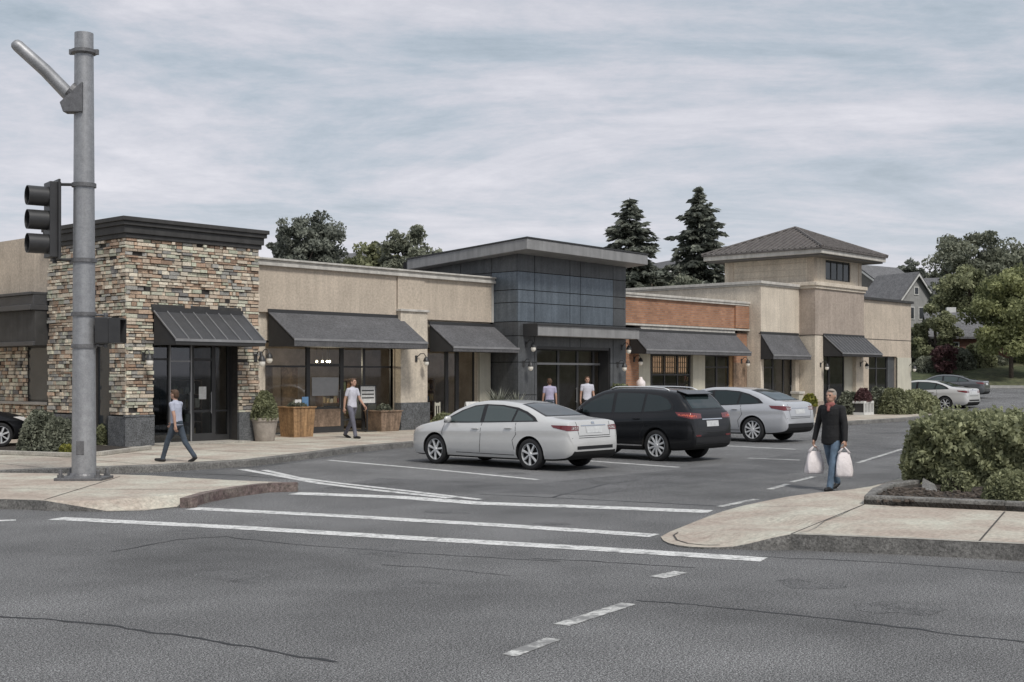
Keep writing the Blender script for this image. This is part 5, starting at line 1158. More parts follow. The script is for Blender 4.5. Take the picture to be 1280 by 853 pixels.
def bush(label, loc, rx, ry, h, m, n=2500, ls=.06, cat='bush', name='bush', rz=0.0, boxy=2.2, group=None, core=True, shoots=0):
    t = thing(name, label, cat, loc, rz, group)
    d = RNG.normal(size=(n, 3)); d[:, 2] = np.abs(d[:, 2]); e = boxy
    k = (np.abs(d[:, 0]) ** e + np.abs(d[:, 1]) ** e + np.abs(d[:, 2]) ** e) ** (1 / e); d /= k[:, None]
    dep = 1 - np.abs(RNG.normal(0, .07, n)); lump = 1 + .09 * (clump_tone(d, 3.1, 1.7 + rx) - .5) * 2 + .05 * (clump_tone(d, 8, 4.4) - .5) * 2
    p = d * (dep * lump)[:, None] * np.array([rx, ry, h]); p[:, 2] = np.maximum(p[:, 2], .02)
    if shoots:
        k = RNG.integers(0, n, shoots); k = k[p[k, 2] > h * .6]; st = []
        for q in p[k]:
            up_ = np.array([RNG.normal(0, .3), RNG.normal(0, .3), 1.0]); L_ = RNG.uniform(.06, .2)
            for f in np.arange(0, 1.01, .2): st.append(q + up_ * L_ * f + RNG.normal(0, .012, 3))
        p = np.concatenate([p, np.array(st)]); n = len(p)
    leafmesh('foliage', m, p, ls, t, tones=.22 + .5 * clump_tone(p, 2.5, 3.3) + RNG.uniform(-.2, .25, n))
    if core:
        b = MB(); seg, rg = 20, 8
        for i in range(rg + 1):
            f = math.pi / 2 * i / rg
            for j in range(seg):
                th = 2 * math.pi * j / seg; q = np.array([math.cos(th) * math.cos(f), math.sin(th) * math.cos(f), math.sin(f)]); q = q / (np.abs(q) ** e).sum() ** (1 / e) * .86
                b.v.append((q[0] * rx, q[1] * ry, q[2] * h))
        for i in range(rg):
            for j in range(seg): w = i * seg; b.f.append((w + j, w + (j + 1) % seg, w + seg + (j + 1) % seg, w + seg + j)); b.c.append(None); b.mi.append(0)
        b.build('dark_core', 'soil', t, local=True)  # solid dark dome; the shade inside the foliage is put into its colour
    return t
# right-hand bed
hl = AT(1126, 20.6); hr_ = AT(1330, 19.4); hc = (hl + hr_) / 2; ang = math.atan2((hr_ - hl).y, (hr_ - hl).x); nrm = Vector((-math.sin(ang), math.cos(ang), 0))
hw = (hr_ - hl).length / 2
c = hc + nrm * 1.75
bush('broad clipped green hedge filling the planting bed on the right-hand island', (c.x, c.y, .22), hw, 1.95, 1.08, 'leaf_hedge', 46000, .062, 'hedge', 'clipped_hedge', ang, boxy=8.0, shoots=420)
p = G(1262, 626, .25); bush('small round shrub in front of the clipped hedge at the right edge', (p.x, p.y, .25), .36, .34, .42, 'leaf_hedge', 5000, .045, 'shrub', 'round_shrub')
p = G(1195, 614, .25); bush('low tuft of leaves at the foot of the clipped hedge', (p.x, p.y, .25), .22, .2, .3, 'leaf_mid', 900, .045, 'shrub', 'low_shrub')
MB().hexa([tuple(G(1152, 612, .25)), tuple(G(1172, 615, .25)), tuple(G(1172, 611, .25)), tuple(G(1153, 608, .25))], [tuple(G(1153, 610, .25) + Vector((0, 0, .1))), tuple(G(1168, 613, .25) + Vector((0, 0, .05))), tuple(G(1168, 610, .25) + Vector((0, 0, .06))), tuple(G(1154, 607, .25) + Vector((0, 0, .12)))]).build('flat_rock', 'kerb')
tag(COL.objects['flat_rock'], 'flat dark rock lying on the bark chips before the clipped hedge', 'rock')
# sidewalk plants near the far end
p = AT(1146, 62); bush('broad rounded bush on the sidewalk before the far end of the tower shop', (p.x, p.y, .15), 1.35, 1.0, 1.15, 'leaf_hedge', 7000, .09, 'bush', 'rounded_bush')
p = AT(1119, 60.5); bush('dark rounded bush left of the broad bush before the tower shop', (p.x, p.y, .15), .95, .8, 1.25, 'leaf_mid', 5000, .085, 'bush', 'rounded_bush')
p = AT(1098, 61); bush('small dark bush beside the white flower box', (p.x, p.y, .15), .6, .6, 1.3, 'leaf_dark', 3000, .085, 'bush', 'rounded_bush')
p = AT(1062, 60); bush('low dark bush right of the tower shop doorway', (p.x, p.y, .15), .75, .6, 1.1, 'leaf_dark', 3000, .085, 'bush', 'rounded_bush')
# bed beside the stone shop
for (px, py, t_, rx, h, mm, lab) in ((50, 566, 0, .50, 1.0, 'leaf_dark', 'large dark shrub left of the signal pole before the stone wall'), (74, 568, 0, .45, .85, 'leaf_dark', 'smaller dark shrub just left of the signal pole'), (131, 556, 0, .30, .55, 'leaf_mid', 'small green shrub right of the signal pole by the stone plinth')):
    p = G(px, py, .15); bush(lab, (p.x, p.y, .15), rx, rx * .9, h, mm, int(5200 * rx / .5), .055, 'shrub', 'wall_shrub')
p = G(82, 569, .15); bush('little yellow green flowering plant at the foot of the dark shrubs', (p.x, p.y, .15), .17, .16, .26, 'leaf_yellow', 700, .045, 'plant', 'flowering_plant')
b = MB(); e0, e1 = G(-20, 566, .15), G(165, 561, .15)
b.kerbstrip([G(-20, 568, .15), G(96, 572, .15), G(128, 570, .15), G(190, 562, .15)], .13, .15, .25); tag(b.build('bed_edging', 'kerb_top', bevel=.015), 'low pale edging stone round the shrubs by the stone shop', 'edging')
struct(sheet([tuple(G(-20, 567, .156)), tuple(G(96, 571, .156)), tuple(G(128, 569, .156)), tuple(G(188, 561.5, .156)), (17.45, 29.2, .156), (17.45, 33.3, .156), (12, 33, .156)], (), 0).build('wall_bed', ['soil', 'soil']))
# planters along the shop fronts
def pot(label, px, py, top, bot, h, plant, m='clay', hp=.8, rp=.36, name='round_planter'):
    p = G(px, py, .15); t = thing(name, label, 'planter', (p.x, p.y, .15))
    MB().lathe([(bot, 0), (bot * 1.05, .03), (top * .98, h - .1), (top * 1.06, h - .09), (top * 1.08, h), (top * .96, h), (top * .92, h - .06)], 0, 0, 0, 28).build('pot', m, t, smooth=True, local=True, sharp=40)
    MB().lathe([(top * .93, 0), (top * .93, .01)], 0, 0, h - .06, 20).build('soil', 'soil', t, local=True)
    bush(plant, (p.x, p.y, .15 + h - .06), rp, rp, hp, 'leaf_mid', 3200, .06, 'plant', 'potted_shrub', boxy=1.7, core=False); return t
pot('round pale clay planter at the right corner of the stone shop', 331, 551.5, .36, .26, .66, 'leafy shrub growing in the round clay planter', hp=.85, rp=.40)
def boxplanter(label, px, py, w0, w1, h, m, rz, n=6):
    p = G(px, py, .15); t = thing('wooden_planter', label, 'planter', (p.x, p.y, .15), rz)
    b = MB()
    for k in range(4):
        a = math.pi / 2 * k
        for i in range(n):
            s0, s1 = -1 + 2 * i / n + .012, -1 + 2 * (i + 1) / n - .012
            def q(s, w, z, d): x, y = s * w, -w + d; return (x * math.cos(a) - y * math.sin(a), x * math.sin(a) + y * math.cos(a), z)
            b.hexa([q(s0, w0, 0, 0), q(s1, w0, 0, 0), q(s1, w0, 0, .03), q(s0, w0, 0, .03)], [q(s0, w1, h, 0), q(s1, w1, h, 0), q(s1, w1, h, .03), q(s0, w1, h, .03)])
    b.build('boards', m, t, local=True)
    MB().box(-w1 - .03, w1 + .03, -w1 - .03, -w1 + .05, h, h + .04).box(-w1 - .03, w1 + .03, w1 - .05, w1 + .03, h, h + .04).box(-w1 - .03, -w1 + .05, -w1 + .05, w1 - .05, h, h + .04).box(w1 - .05, w1 + .03, -w1 + .05, w1 - .05, h, h + .04).build('rim', m, t, local=True, bevel=.006)
    MB().box(-w1 + .03, w1 - .03, -w1 + .03, w1 - .03, h - .08, h - .04).build('soil', 'soil', t, local=True)
    return t, p
t, p = boxplanter('tall orange brown wooden planter box left of the tan shop door', 371, 546, .35, .40, .88, 'wood', R(-3))
bush('low dark plants in the tall wooden planter box', (p.x, p.y, 1.0), .3, .3, .22, 'leaf_dark', 700, .06, 'plant', 'potted_plant', core=False)
b = thing('card_stand', 'small blue and white cards standing on the tall wooden planter', 'sign', (p.x + .1, p.y - .15, 1.0)); MB().box(-.02, .22, -.01, .01, .05, .36).build('card', 'blue_card', b, local=True); MB().box(-.3, -.06, -.02, .0, .05, .28).build('card', 'white_sign', b, local=True, ); MB().box(-.32, .24, -.05, .05, 0, .05).build('base', 'frame', b, local=True)
t, p = boxplanter('shorter brown wooden planter box right of the tan shop door', 479, 539, .37, .45, .66, 'wood_grey', R(-3), 7)
bush('sparse twigs in the shorter brown planter box', (p.x, p.y, .75), .3, .3, .3, 'leaf_dark', 350, .06, 'plant', 'potted_plant', core=False)
p = G(467, 541, .15); s = thing('notice_board', 'white framed notice board behind the shorter brown planter', 'sign', (p.x + .35, 31.35, .15)); 
MB().box(-.32, .32, -.02, .02, .95, 1.5).build('board', 'white_sign', s, local=True); MB().box(-.36, .36, -.03, .03, 1.5, 1.54).box(-.36, .36, -.03, .03, .91, .95).box(-.36, -.32, -.03, .03, .95, 1.5).box(.32, .36, -.03, .03, .95, 1.5).build('board_frame', 'frame', s, local=True); MB().box(-.02, .02, .0, .04, 0, .91).box(-.25, .25, -.2, .2, 0, .03).build('stand', 'frame', s, local=True)
for i, z in enumerate((1.12, 1.24, 1.36)): MB().box(-.26, .26, -.026, -.021, z - .02, z + .02).build('printed_line', 'frame', s, local=True)
# low trough, pale chair, grasses in front of the small awning
p = G(519, 534, .15); t = thing('trough_planter', 'low dark trough planter before the tan pier', 'planter', (p.x, p.y, .15)); MB().box(-.55, .55, -.2, .2, 0, .42).build('trough', 'frame', t, local=True, bevel=.015); MB().box(-.57, .57, -.22, .22, .36, .38).box(-.57, .57, -.22, .22, .2, .22).build('band', 'frame_light', t, local=True)
bush('small plants in the low dark trough', (p.x, p.y, .55), .5, .17, .25, 'leaf_mid', 900, .06, 'plant', 'potted_plant', core=False)
p = AT(556, 41.2); bush('low green shrub behind the bonnet of the white sedan', (p.x, p.y, .15), .6, .4, .62, 'leaf_mid', 2600, .07, 'shrub', 'low_shrub')
p = AT(553, 43.0); t = thing('cafe_chair', 'pale yellow cafe chair by the small awning shop window', 'chair', (p.x, p.y, .15), R(20))
MB().box(-.2, .2, -.2, .2, .43, .46).build('seat', 'cream', t, local=True); MB().box(-.2, -.165, .17, .2, .46, .95).box(.165, .2, .17, .2, .46, .95).box(-.165, .165, .175, .195, .82, .92).box(-.02, .02, .175, .195, .46, .82).build('backrest', 'cream', t, local=True)
for sx in (-.18, .18):
    for sy in (-.18, .18): MB().tube([(sx, sy, .43), (sx * 1.08, sy * 1.08, 0)], .016, 8).build('leg', 'cream', t, local=True)
p = AT(590, 43.6); t = thing('sandwich_board', 'white sandwich board standing at the small awning shop door', 'sign', (p.x, p.y, .15), R(-10))
for k, sy in enumerate((-1, 1)): MB().hexa([(-.28, sy * .24, 0), (.28, sy * .24, 0), (.28, sy * .21, 0), (-.28, sy * .21, 0)], [(-.28, sy * .03, .95), (.28, sy * .03, .95), (.28, sy * .005, .95), (-.28, sy * .005, .95)]).build('panel', 'white_sign', t, local=True)
def spiky(label, px, tt, h, w, m='leaf_pale', n=90, base=.15):
    p = AT(px, tt); t = thing('spiky_grass', label, 'plant', (p.x, p.y, base)); b = MB()
    for k in range(n):
        a = RNG.uniform(0, 6.28); l = RNG.uniform(.25, 1); ca, sa = math.cos(a), math.sin(a); hh = h * RNG.uniform(.55, 1.05); ww = .022
        r0, r1, r2 = .05, w * l * .45, w * l
        q = [(ca * r0, sa * r0, 0), (ca * r1, sa * r1, hh * .75), (ca * r2, sa * r2, hh)]
        b.add([(q[0][0] - sa * ww, q[0][1] + ca * ww, 0), (q[0][0] + sa * ww, q[0][1] - ca * ww, 0), (q[1][0] + sa * ww, q[1][1] - ca * ww, q[1][2]), (q[1][0] - sa * ww, q[1][1] + ca * ww, q[1][2]), (q[2][0], q[2][1], q[2][2])], [(0, 1, 2, 3), (3, 2, 4)])
    o = b.build('blades', m, t, local=True); at = o.data.attributes.new('leaf', 'FLOAT', 'FACE'); at.data.foreach_set('value', RNG.uniform(0, 1, len(o.data.polygons)).astype(np.float32)); return t
spiky('pale spiky ornamental grass against the dark shop wall left of its door', 624, 44.0, 1.45, .75, n=130)
spiky('second clump of pale spiky grass beside the dark shop door', 647, 43.6, 1.3, .6, n=90)
p = AT(775, 49.5); bush('bushy green plant in front of the dark shop right pier', (p.x, p.y, .15), .95, .5, 1.55, 'leaf_mid', 4500, .075, 'plant', 'leafy_plant', boxy=1.9)
p = AT(801, 52.6); t = thing('mannequin_stand', 'white cloth draped display stand at the cream panel of the brick shop', 'display stand', (p.x, p.y, .15))
MB().lathe([(.22, 0), (.22, .03), (.03, .05), (.03, .7)], 0, 0, 0, 14).build('base', 'frame', t, local=True); MB().lathe([(.30, .55), (.22, .9), (.14, 1.25), (.20, 1.45), (.19, 1.6), (.08, 1.72), (.06, 1.8)], 0, 0, 0, 16).build('drape', 'bag_plastic', t, local=True, smooth=True)
# right-hand sidewalk things
p = AT(1012, 55.5); t = thing('stone_planter', 'grey planter with yellow green plant on the sidewalk near the silver car', 'planter', (p.x, p.y, .15)); MB().lathe([(.2, 0), (.24, .05), (.3, .5), (.32, .52), (.26, .52)], 0, 0, 0, 18).build('pot', 'kerb', t, local=True, smooth=True, sharp=40)
bush('yellow green plant in the grey sidewalk planter', (p.x, p.y, .65), .34, .34, .55, 'leaf_yellow', 900, .08, 'plant', 'potted_plant', core=False)
p = AT(997, 58.5); t = thing('ash_bin', 'slim pale stone bin with lid beside the tower shop window', 'bin', (p.x, p.y, .15)); MB().box(-.2, .2, -.2, .2, 0, 1.0).build('body', 'cream', t, local=True, bevel=.02); MB().box(-.25, .25, -.25, .25, 1.0, 1.12).build('lid', 'cap', t, local=True, bevel=.02)
p = AT(1079, 59.5); t = thing('flower_box', 'white trellis flower box on the sidewalk before the tower shop', 'planter', (p.x, p.y, .15)); b = MB().box(-.5, .5, -.3, .3, 0, .12).box(-.5, .5, -.3, .3, .55, .66)
for k in range(7): x = -.46 + .92 * k / 6; b.box(x - .03, x + .03, -.3, -.26, .12, .55)
b.build('box', 'house_trim', t, local=True); MB().box(-.44, .44, -.24, .26, .12, .6).build('liner', 'frame', t, local=True)
bush('dusky red flowering plant in the white trellis box', (p.x, p.y, .78), .5, .35, .62, 'leaf_red', 1500, .085, 'plant', 'flowering_plant', core=False)
# ------------------------------------------------------------------ trees behind
def ground_at(px, t): p = AT(px, t); return (p.x, p.y, gh(p))
def hfor(py, t, g): return HZ(py, t) - g
BK = 'trees behind the shops'
L = ground_at(787, 100); conifer('ragged dark fir behind the dark shop, left of the two tall firs', L, hfor(247, 100, L[2]), 6.2, 26000, ragged=.42, ls=.27, group=BK, power=.75)
L = ground_at(873, 102); conifer('tall dark fir behind the brick shop, the taller of the two firs', L, hfor(233, 102, L[2]), 6.6, 30000, ragged=.42, ls=.27, group=BK, power=.8)
L = ground_at(371, 92); tree('dense pointed evergreen at the left of the dark cluster above the tan shop', L, hfor(257, 92, L[2]), 1.75, 4.6, 'leaf_conifer', 13000, .17, group=BK, name='evergreen_tree', nb=110)
L = ground_at(397, 94); tree('broader dark evergreen at the right of the cluster above the tan shop', L, hfor(262, 94, L[2]), 2.2, 4.4, 'leaf_conifer', 15000, .17, group=BK, name='evergreen_tree', nb=120)
L = ground_at(352, 93); tree('short dark evergreen beside the stone shop cornice', L, hfor(292, 93, L[2]), 1.2, 2.6, 'leaf_conifer', 6000, .17, group=BK, name='evergreen_tree', nb=60)
L = ground_at(513, 90); tree('grey green rounded tree left of the dark shop roof', L, hfor(279, 90, L[2]), 2.3, 2.7, 'leaf_dark', 7000, .2, group=BK)
L = ground_at(470, 92); tree('lower olive green tree above the tan shop coping', L, hfor(303, 92, L[2]), 2.2, 2.2, 'leaf_mid', 6000, .2, group=BK)
L = ground_at(445, 96); tree('small olive tree top showing over the tan shop coping', L, hfor(318, 96, L[2]), 1.7, 1.5, 'leaf_mid', 3000, .2, group=BK)
L = ground_at(815, 112); tree('dark low tree between the two tall firs', L, hfor(333, 112, L[2]), 3.0, 2.6, 'leaf_dark', 6000, .25, group=BK)
L = ground_at(845, 98); tree('dark bushy tree filling the gap under the tall firs', L, hfor(345, 98, L[2]), 3.0, 2.6, 'leaf_dark', 6000, .22, group=BK)
L = ground_at(1139, 175); tree('small dark tree on the hill right of the gabled house', L, hfor(324, 175, L[2]), 1.9, 2.6, 'leaf_conifer', 4000, .28, group='trees on the hill')
L = ground_at(1165, 178); tree('low dark tree top on the hill beside the house roofs', L, hfor(340, 178, L[2]), 2.2, 2.0, 'leaf_dark', 3000, .3, group='trees on the hill')
L = ground_at(1209, 124); tree('tallest spreading tree on the hill with open branches', L, hfor(279, 124, L[2]), 3.9, 5.0, 'leaf_dark', 15000, .23, .3, group='trees on the hill', nb=70)
L = ground_at(1258, 130); tree('dark spreading tree on the hill at the right edge', L, hfor(296, 130, L[2]), 4.2, 4.6, 'leaf_dark', 12000, .25, .3, group='trees on the hill', nb=60)
L = ground_at(1213, 117); tree('wide dark green tree below the tallest hill tree', L, hfor(333, 117, L[2]), 3.3, 3.0, 'leaf_mid', 10000, .22, group='trees on the hill', nb=60)
L = ground_at(1170, 108); tree('bushy dark tree against the far end of the shops', L, hfor(378, 108, L[2]), 1.9, 3.2, 'leaf_mid', 9000, .2, group='trees on the hill', nb=60)
L = ground_at(1150, 112); tree('dark tree close behind the far tan wall', L, hfor(398, 112, L[2]), 2.0, 2.8, 'leaf_dark', 6000, .2, group='trees on the hill')
L = ground_at(1180, 104); tree('small dusky red leaved tree behind the distant white sedan', L, hfor(428, 104, L[2]), 1.15, 1.4, 'leaf_red', 2600, .16, .1, group='trees on the hill', name='red_leaf_tree')
L = ground_at(1264, 101); tree('bright green street tree with pale trunk by the far kerb', L, hfor(332, 101, L[2]), 3.3, 4.4, 'leaf_bright', 24000, .19, .2, name='street_tree', nb=90)
L = ground_at(1300, 108); tree('bright green street tree leaving the right edge of the view', L, hfor(345, 108, L[2]), 3.2, 4.2, 'leaf_bright', 9000, .22, .2, name='street_tree', nb=60)
for i, (px, t_, top, rx, mm, lab) in enumerate(((1200, 106, 436, 1.3, 'leaf_dark', 'dark rounded shrub behind the distant cars, right of the red tree'), (1222, 107, 430, 1.5, 'leaf_mid', 'mid green shrub under the brick house'), (1243, 108, 445, 1.3, 'leaf_dark', 'dark shrub left of the street tree trunk'), (1160, 106, 446, 1.4, 'leaf_dark', 'dark shrub just right of the far tan wall'), (1282, 109, 448, 1.5, 'leaf_dark', 'dark shrub right of the street tree trunk'))):
    L = ground_at(px, t_); bush(lab, L, rx, rx, hfor(top, t_, L[2]), mm, 3500, .17, 'shrub', 'tall_shrub', group='shrubs along the far kerb')

# ------------------------------------------------------------------ houses on the hill
def house(name, label, px, t, ridge_py, w, d, wall_h, roof_h, rz, wm, wins=(), chim=False, gable_win=True, group='houses on the hill'):
    p = AT(px, t); zr = HZ(ridge_py, t); z0 = zr - roof_h - wall_h; h = thing(name, label, 'house', (p.x, p.y, z0), rz, group)
    base = gh(p) - z0 - 1
    b = MB(); b.extr_y([(-w / 2, min(base, -.5)), (w / 2, min(base, -.5)), (w / 2, wall_h), (0, wall_h + roof_h), (-w / 2, wall_h)], -d / 2, d / 2); b.build('wall', wm, h, local=True)
    ov = .45; sl = roof_h / (w / 2); b = MB()
    for sg in (-1, 1): b.extr_y([(0, wall_h + roof_h + .03), (sg * (w / 2 + ov), wall_h - sl * ov + .03), (sg * (w / 2 + ov), wall_h - sl * ov + .22), (0, wall_h + roof_h + .24)], -d / 2 - ov, d / 2 + ov)
    rf = b.build('roof', 'house_roof', h, local=True)
    if chim: MB().box(w * .12, w * .12 + .8, d * .12, d * .12 + .8, wall_h + roof_h * .4, wall_h + roof_h + .75).build('chimney', 'house_trim', rf, local=True)
    b = MB()
    for sg in (-1, 1): b.extr_y([(0, wall_h + roof_h + .02), (sg * (w / 2 + ov), wall_h - sl * ov + .02), (sg * (w / 2 + ov), wall_h - sl * ov - .2), (0, wall_h + roof_h - .22)], -d / 2 - ov - .03, -d / 2 - ov + .05)
    b.build('barge_board', 'house_trim', h, local=True)
    for face, u, z, ww, hh in wins:
        if face == 'g': o = MB().box(u - ww / 2, u + ww / 2, -d / 2 - .06, -d / 2 + .02, z, z + hh).build('window', 'house_trim', h, local=True); MB().box(u - ww / 2 + .1, u + ww / 2 - .1, -d / 2 - .075, -d / 2 - .055, z + .1, z + hh - .1).build('pane', 'house_glass', o, local=True)
        else: o = MB().box(-w / 2 - .06, -w / 2 + .02, u - ww / 2, u + ww / 2, z, z + hh).build('window', 'house_trim', h, local=True); MB().box(-w / 2 - .075, -w / 2 - .055, u - ww / 2 + .1, u + ww / 2 - .1, z + .1, z + hh - .1).build('pane', 'house_glass', o, local=True)
    return h
base = HEAD - R(90)
house('gabled_house', 'grey gabled house on the hill with pale gable and trim windows', 1122, 140, 345, 4.6, 5.6, 4.4, 2.6, base + R(27), 'siding', (('g', 0, 4.7, .7, .9), ('g', -.9, 2.0, 1.2, 1.4), ('g', .9, 2.0, 1.2, 1.4), ('s', -1.2, 2.8, 1.2, 1.2), ('s', 1.2, 2.8, 1.2, 1.2)))
house('gabled_house', 'darker brown house behind, higher on the hill by the tower', 1096, 158, 335, 7.0, 8.0, 4.5, 2.4, base + R(-52), 'siding_dark', (('g', -1.4, 2.4, 1.4, 1.4), ('g', 1.4, 2.4, 1.4, 1.4), ('s', 0, 2.4, 1.4, 1.4)))
house('gabled_house', 'house roof on the hill half hidden by the trees right of the pale gable', 1160, 172, 350, 5.0, 7.0, 4.5, 2.2, base + R(60), 'siding', (('s', 0, 2.4, 1.4, 1.4),))
house('brick_house', 'red brick house with grey roof and white chimney above the parking lot', 1208, 113, 394, 6.5, 6.5, 4.4, 2.0, base + R(78), 'house_brick', (('s', 1.6, 2.6, 1.1, 1.3), ('s', -1.6, 2.6, 1.1, 1.3), ('s', 1.6, .6, 1.1, 1.3)), chim=True)
house('gabled_house', 'pale gabled house peeking between the two tall firs', 833, 150, 329, 6.0, 7.0, 4.5, 2.6, base + R(20), 'siding', (('g', 0, 3.0, 1.4, 1.3),))
house('gabled_house', 'small dark roofed house just visible over the tan shop coping', 441, 150, 319, 7.0, 7.0, 4.5, 1.8, base + R(60), 'siding_dark')
# ------------------------------------------------------------------ people
def remeshed(name, prims, mats, parent, voxel, smooth=4):
    b = MB()
    for p in prims:
        if p[0] == 'c':
            _, a, c, ra, rc, l = p; b.tube([a, c], [ra, rc], 16); b.sphere(a, ra, 16, 10); b.sphere(c, rc, 16, 10)
        else: _, c, r, l = p; b.sphere(c, 1.0, 20, 14, r)
    o = b.build(name, mats[0], parent, local=True)
    rm = o.modifiers.new('r', 'REMESH'); rm.mode = 'VOXEL'; rm.voxel_size = voxel
    sm = o.modifiers.new('s', 'SMOOTH'); sm.factor = .5; sm.iterations = smooth
    me = evaluated(o); old = o.data; o.modifiers.clear(); o.data = me; bpy.data.meshes.remove(old)
    me.materials.clear()
    for m in mats: me.materials.append(MATS[m])
    n = len(me.polygons); cen = np.empty(n * 3); me.polygons.foreach_get('center', cen); cen = cen.reshape(-1, 3)
    best = np.full(n, 1e9); lab = np.zeros(n, dtype=np.int32)
    for p in prims:
        l = p[-1]
        if l is None: continue
        if p[0] == 'c':
            a, c = np.array(p[1]), np.array(p[2]); d = c - a; t = np.clip(((cen - a) @ d) / max(d @ d, 1e-9), 0, 1); ds = np.linalg.norm(cen - a - t[:, None] * d, axis=1) - (p[3] + (p[4] - p[3]) * t)
        else: ds = (np.linalg.norm((cen - np.array(p[1])) / np.array(p[2]), axis=1) - 1) * min(p[2])
        k = ds < best; best[k] = ds[k]; lab[k] = mats.index(l)
    me.polygons.foreach_set('material_index', lab); me.polygons.foreach_set('use_smooth', [True] * n); me.update()
    return o
def person(label, loc, rz, top, legs, shoe='shoe', hair='hair_brown', skin='skin', scale=1.0, long_sleeve=False, jacket=False, scarf=None, L=(0, 0), Rr=(0, 0), AL=(0, 0, 8), AR=(0, 0, 8), lean=0.0, cap=False, woman=False):
    """L/Rr: thigh swing, knee bend; AL/AR: arm swing, elbow bend, abduction (degrees); faces local -Y"""
    t = thing('person', label, 'person', loc, rz); t.scale = (scale,) * 3
    pr = []; C = lambda a, c, ra, rc, l: pr.append(('c', tuple(a), tuple(c), ra, rc, l)); E = lambda c, r, l: pr.append(('e', tuple(c), tuple(r), l))
    hips = .92; feet = []; legp = []
    for s, (th, kb) in ((1, L), (-1, Rr)):
        hip = Vector((s * .092, 0, hips)); th, kb = R(th), R(kb)
        kn = hip + .43 * Vector((s * .02, -math.sin(th), -math.cos(th))); an = kn + .41 * Vector((0, -math.sin(th - kb), -math.cos(th - kb)))
        pit = th - kb; fdv = Vector((s * .12, -math.cos(pit * .6), -.18 + math.sin(pit * .6))).normalized()
        legp.append((s, hip, kn, an, fdv)); feet.append(min(an.z - .075, (an + fdv * .19).z - .04))
    dz = -min(feet)
    V_ = lambda v: v + Vector((0, 0, dz))
    for s, hip, kn, an, fdv in legp:
        hip, kn, an = V_(hip), V_(kn), V_(an); C(hip, kn, .092, .064, legs); C(kn, an, .066, .05, legs); C(kn.lerp(an, .55), an, .055, .056, legs)
        he = an + Vector((0, .035, -.04)); C(he, he + fdv * .1, .042, .042, shoe); C(he + fdv * .1, an + fdv * .18 + Vector((0, 0, -.035)), .043, .034, shoe)
    up = dz; ln = R(lean)
    def T(x, y, z): z -= hips; return Vector((x, y * 1.0 - math.sin(ln) * z, hips + z * math.cos(ln) + up))
    k = .018 if jacket else 0.0
    E(T(0, .01, .96), (.168, .125, .13), legs)
    zs_ = [.86, .95, 1.04, 1.14, 1.24, 1.34, 1.42, 1.47]; rx_ = [.178, .174, .164, .156, .164, .176, .170, .11]; ry_ = [.128, .128, .118, .110, .114, .118, .105, .07]
    if woman: rx_ = [x * .93 for x in rx_]
    for z in np.arange(.845 if jacket else .935, 1.475, .025): E(T(0, .005, z), (float(np.interp(z, zs_, rx_)) + k, float(np.interp(z, zs_, ry_)) + k, .045), top)
    C(T(-.135, .01, 1.42), T(.135, .01, 1.42), .062 + k * .6, .062 + k * .6, top); C(T(0, .01, 1.44), T(0, .0, 1.50), .075, .055, top)
    C(T(0, .01, 1.46), T(0, -.01, 1.58), .054, .05, skin)
    if scarf: E(T(0, -.03, 1.49), (.085, .085, .05), scarf); C(T(.0, -.095, 1.47), T(.01, -.135, 1.40), .03, .024, scarf)
    hd = T(0, -.01, 1.645)
    E(hd, (.076, .095, .105), skin); E(hd + Vector((0, -.035, -.062)), (.055, .058, .056), skin); C(hd + Vector((0, -.092, -.005)), hd + Vector((0, -.108, -.032)), .009, .014, skin)
    for s in (1, -1):
        E(hd + Vector((s * .078, .005, -.01)), (.014, .022, .032), skin); E(hd + Vector((s * .031, -.088, .004)), (.013, .008, .008), 'eye'); E(hd + Vector((s * .033, -.092, .022)), (.02, .006, .004), hair)
    E(hd + Vector((0, -.091, -.066)), (.022, .007, .006), 'lip')
    hands = {}
    for s, (sw, eb, ab) in ((1, AL), (-1, AR)):
        sh = T(s * .185, .01, 1.42); sw, eb, ab = R(sw), R(eb), R(ab)
        d1 = Vector((s * math.sin(ab), -math.sin(sw), -math.cos(sw))).normalized(); el = sh + d1 * .285
        d2 = Vector((s * math.sin(ab) * .55, -math.sin(sw + eb), -math.cos(sw + eb))).normalized(); wr = el + d2 * .25
        C(sh, sh + d1 * .15, .058 + k * .5, .052 + k * .5, top)
        if long_sleeve: C(sh + d1 * .12, el, .053 + k * .5, .044 + k * .5, top); C(el, wr, .044 + k * .5, .036 + k * .4, top)
        else: C(sh + d1 * .13, el, .043, .038, skin); C(el, wr, .039, .027, skin)
        side = Vector((0, 1, 0)) if abs(d2.y) < .8 else Vector((0, 0, 1)); side = (side - d2 * side.dot(d2)).normalized(); pal = d2.cross(side).normalized() * s
        if pal.dot(Vector((-s, 0, 0))) < 0: pal = -pal
        C(wr, wr + d2 * .03, .026, .027, skin)
        for j in range(4):
            off = side * (-.03 + .02 * j); k0 = wr + d2 * .085 + off; C(wr + d2 * .02 + off * .7, k0, .016, .0135, skin)
            ln_ = (.034, .042, .046, .040)[3 - j]; a_ = .55; q = k0
            for seg in range(3):
                dd = (d2 * math.cos(a_) + pal * math.sin(a_)).normalized(); q2 = q + dd * ln_ * (1, .75, .6)[seg]; C(q, q2, .0098 - .0008 * seg, .0092 - .0008 * seg, skin); q = q2; a_ += .6
        th0 = wr + d2 * .03 - side * .028; th1 = th0 + (d2 * .6 - side * .6 + pal * .5).normalized() * .04; C(th0, th1, .0125, .011, skin); C(th1, th1 + (d2 * .8 + pal * .5).normalized() * .032, .0105, .009, skin)
        hands[s] = (wr + d2 * .095 + pal * .022)
    mats = [skin, top, legs, shoe, 'eye', 'lip', hair] + ([scarf] if scarf else [])
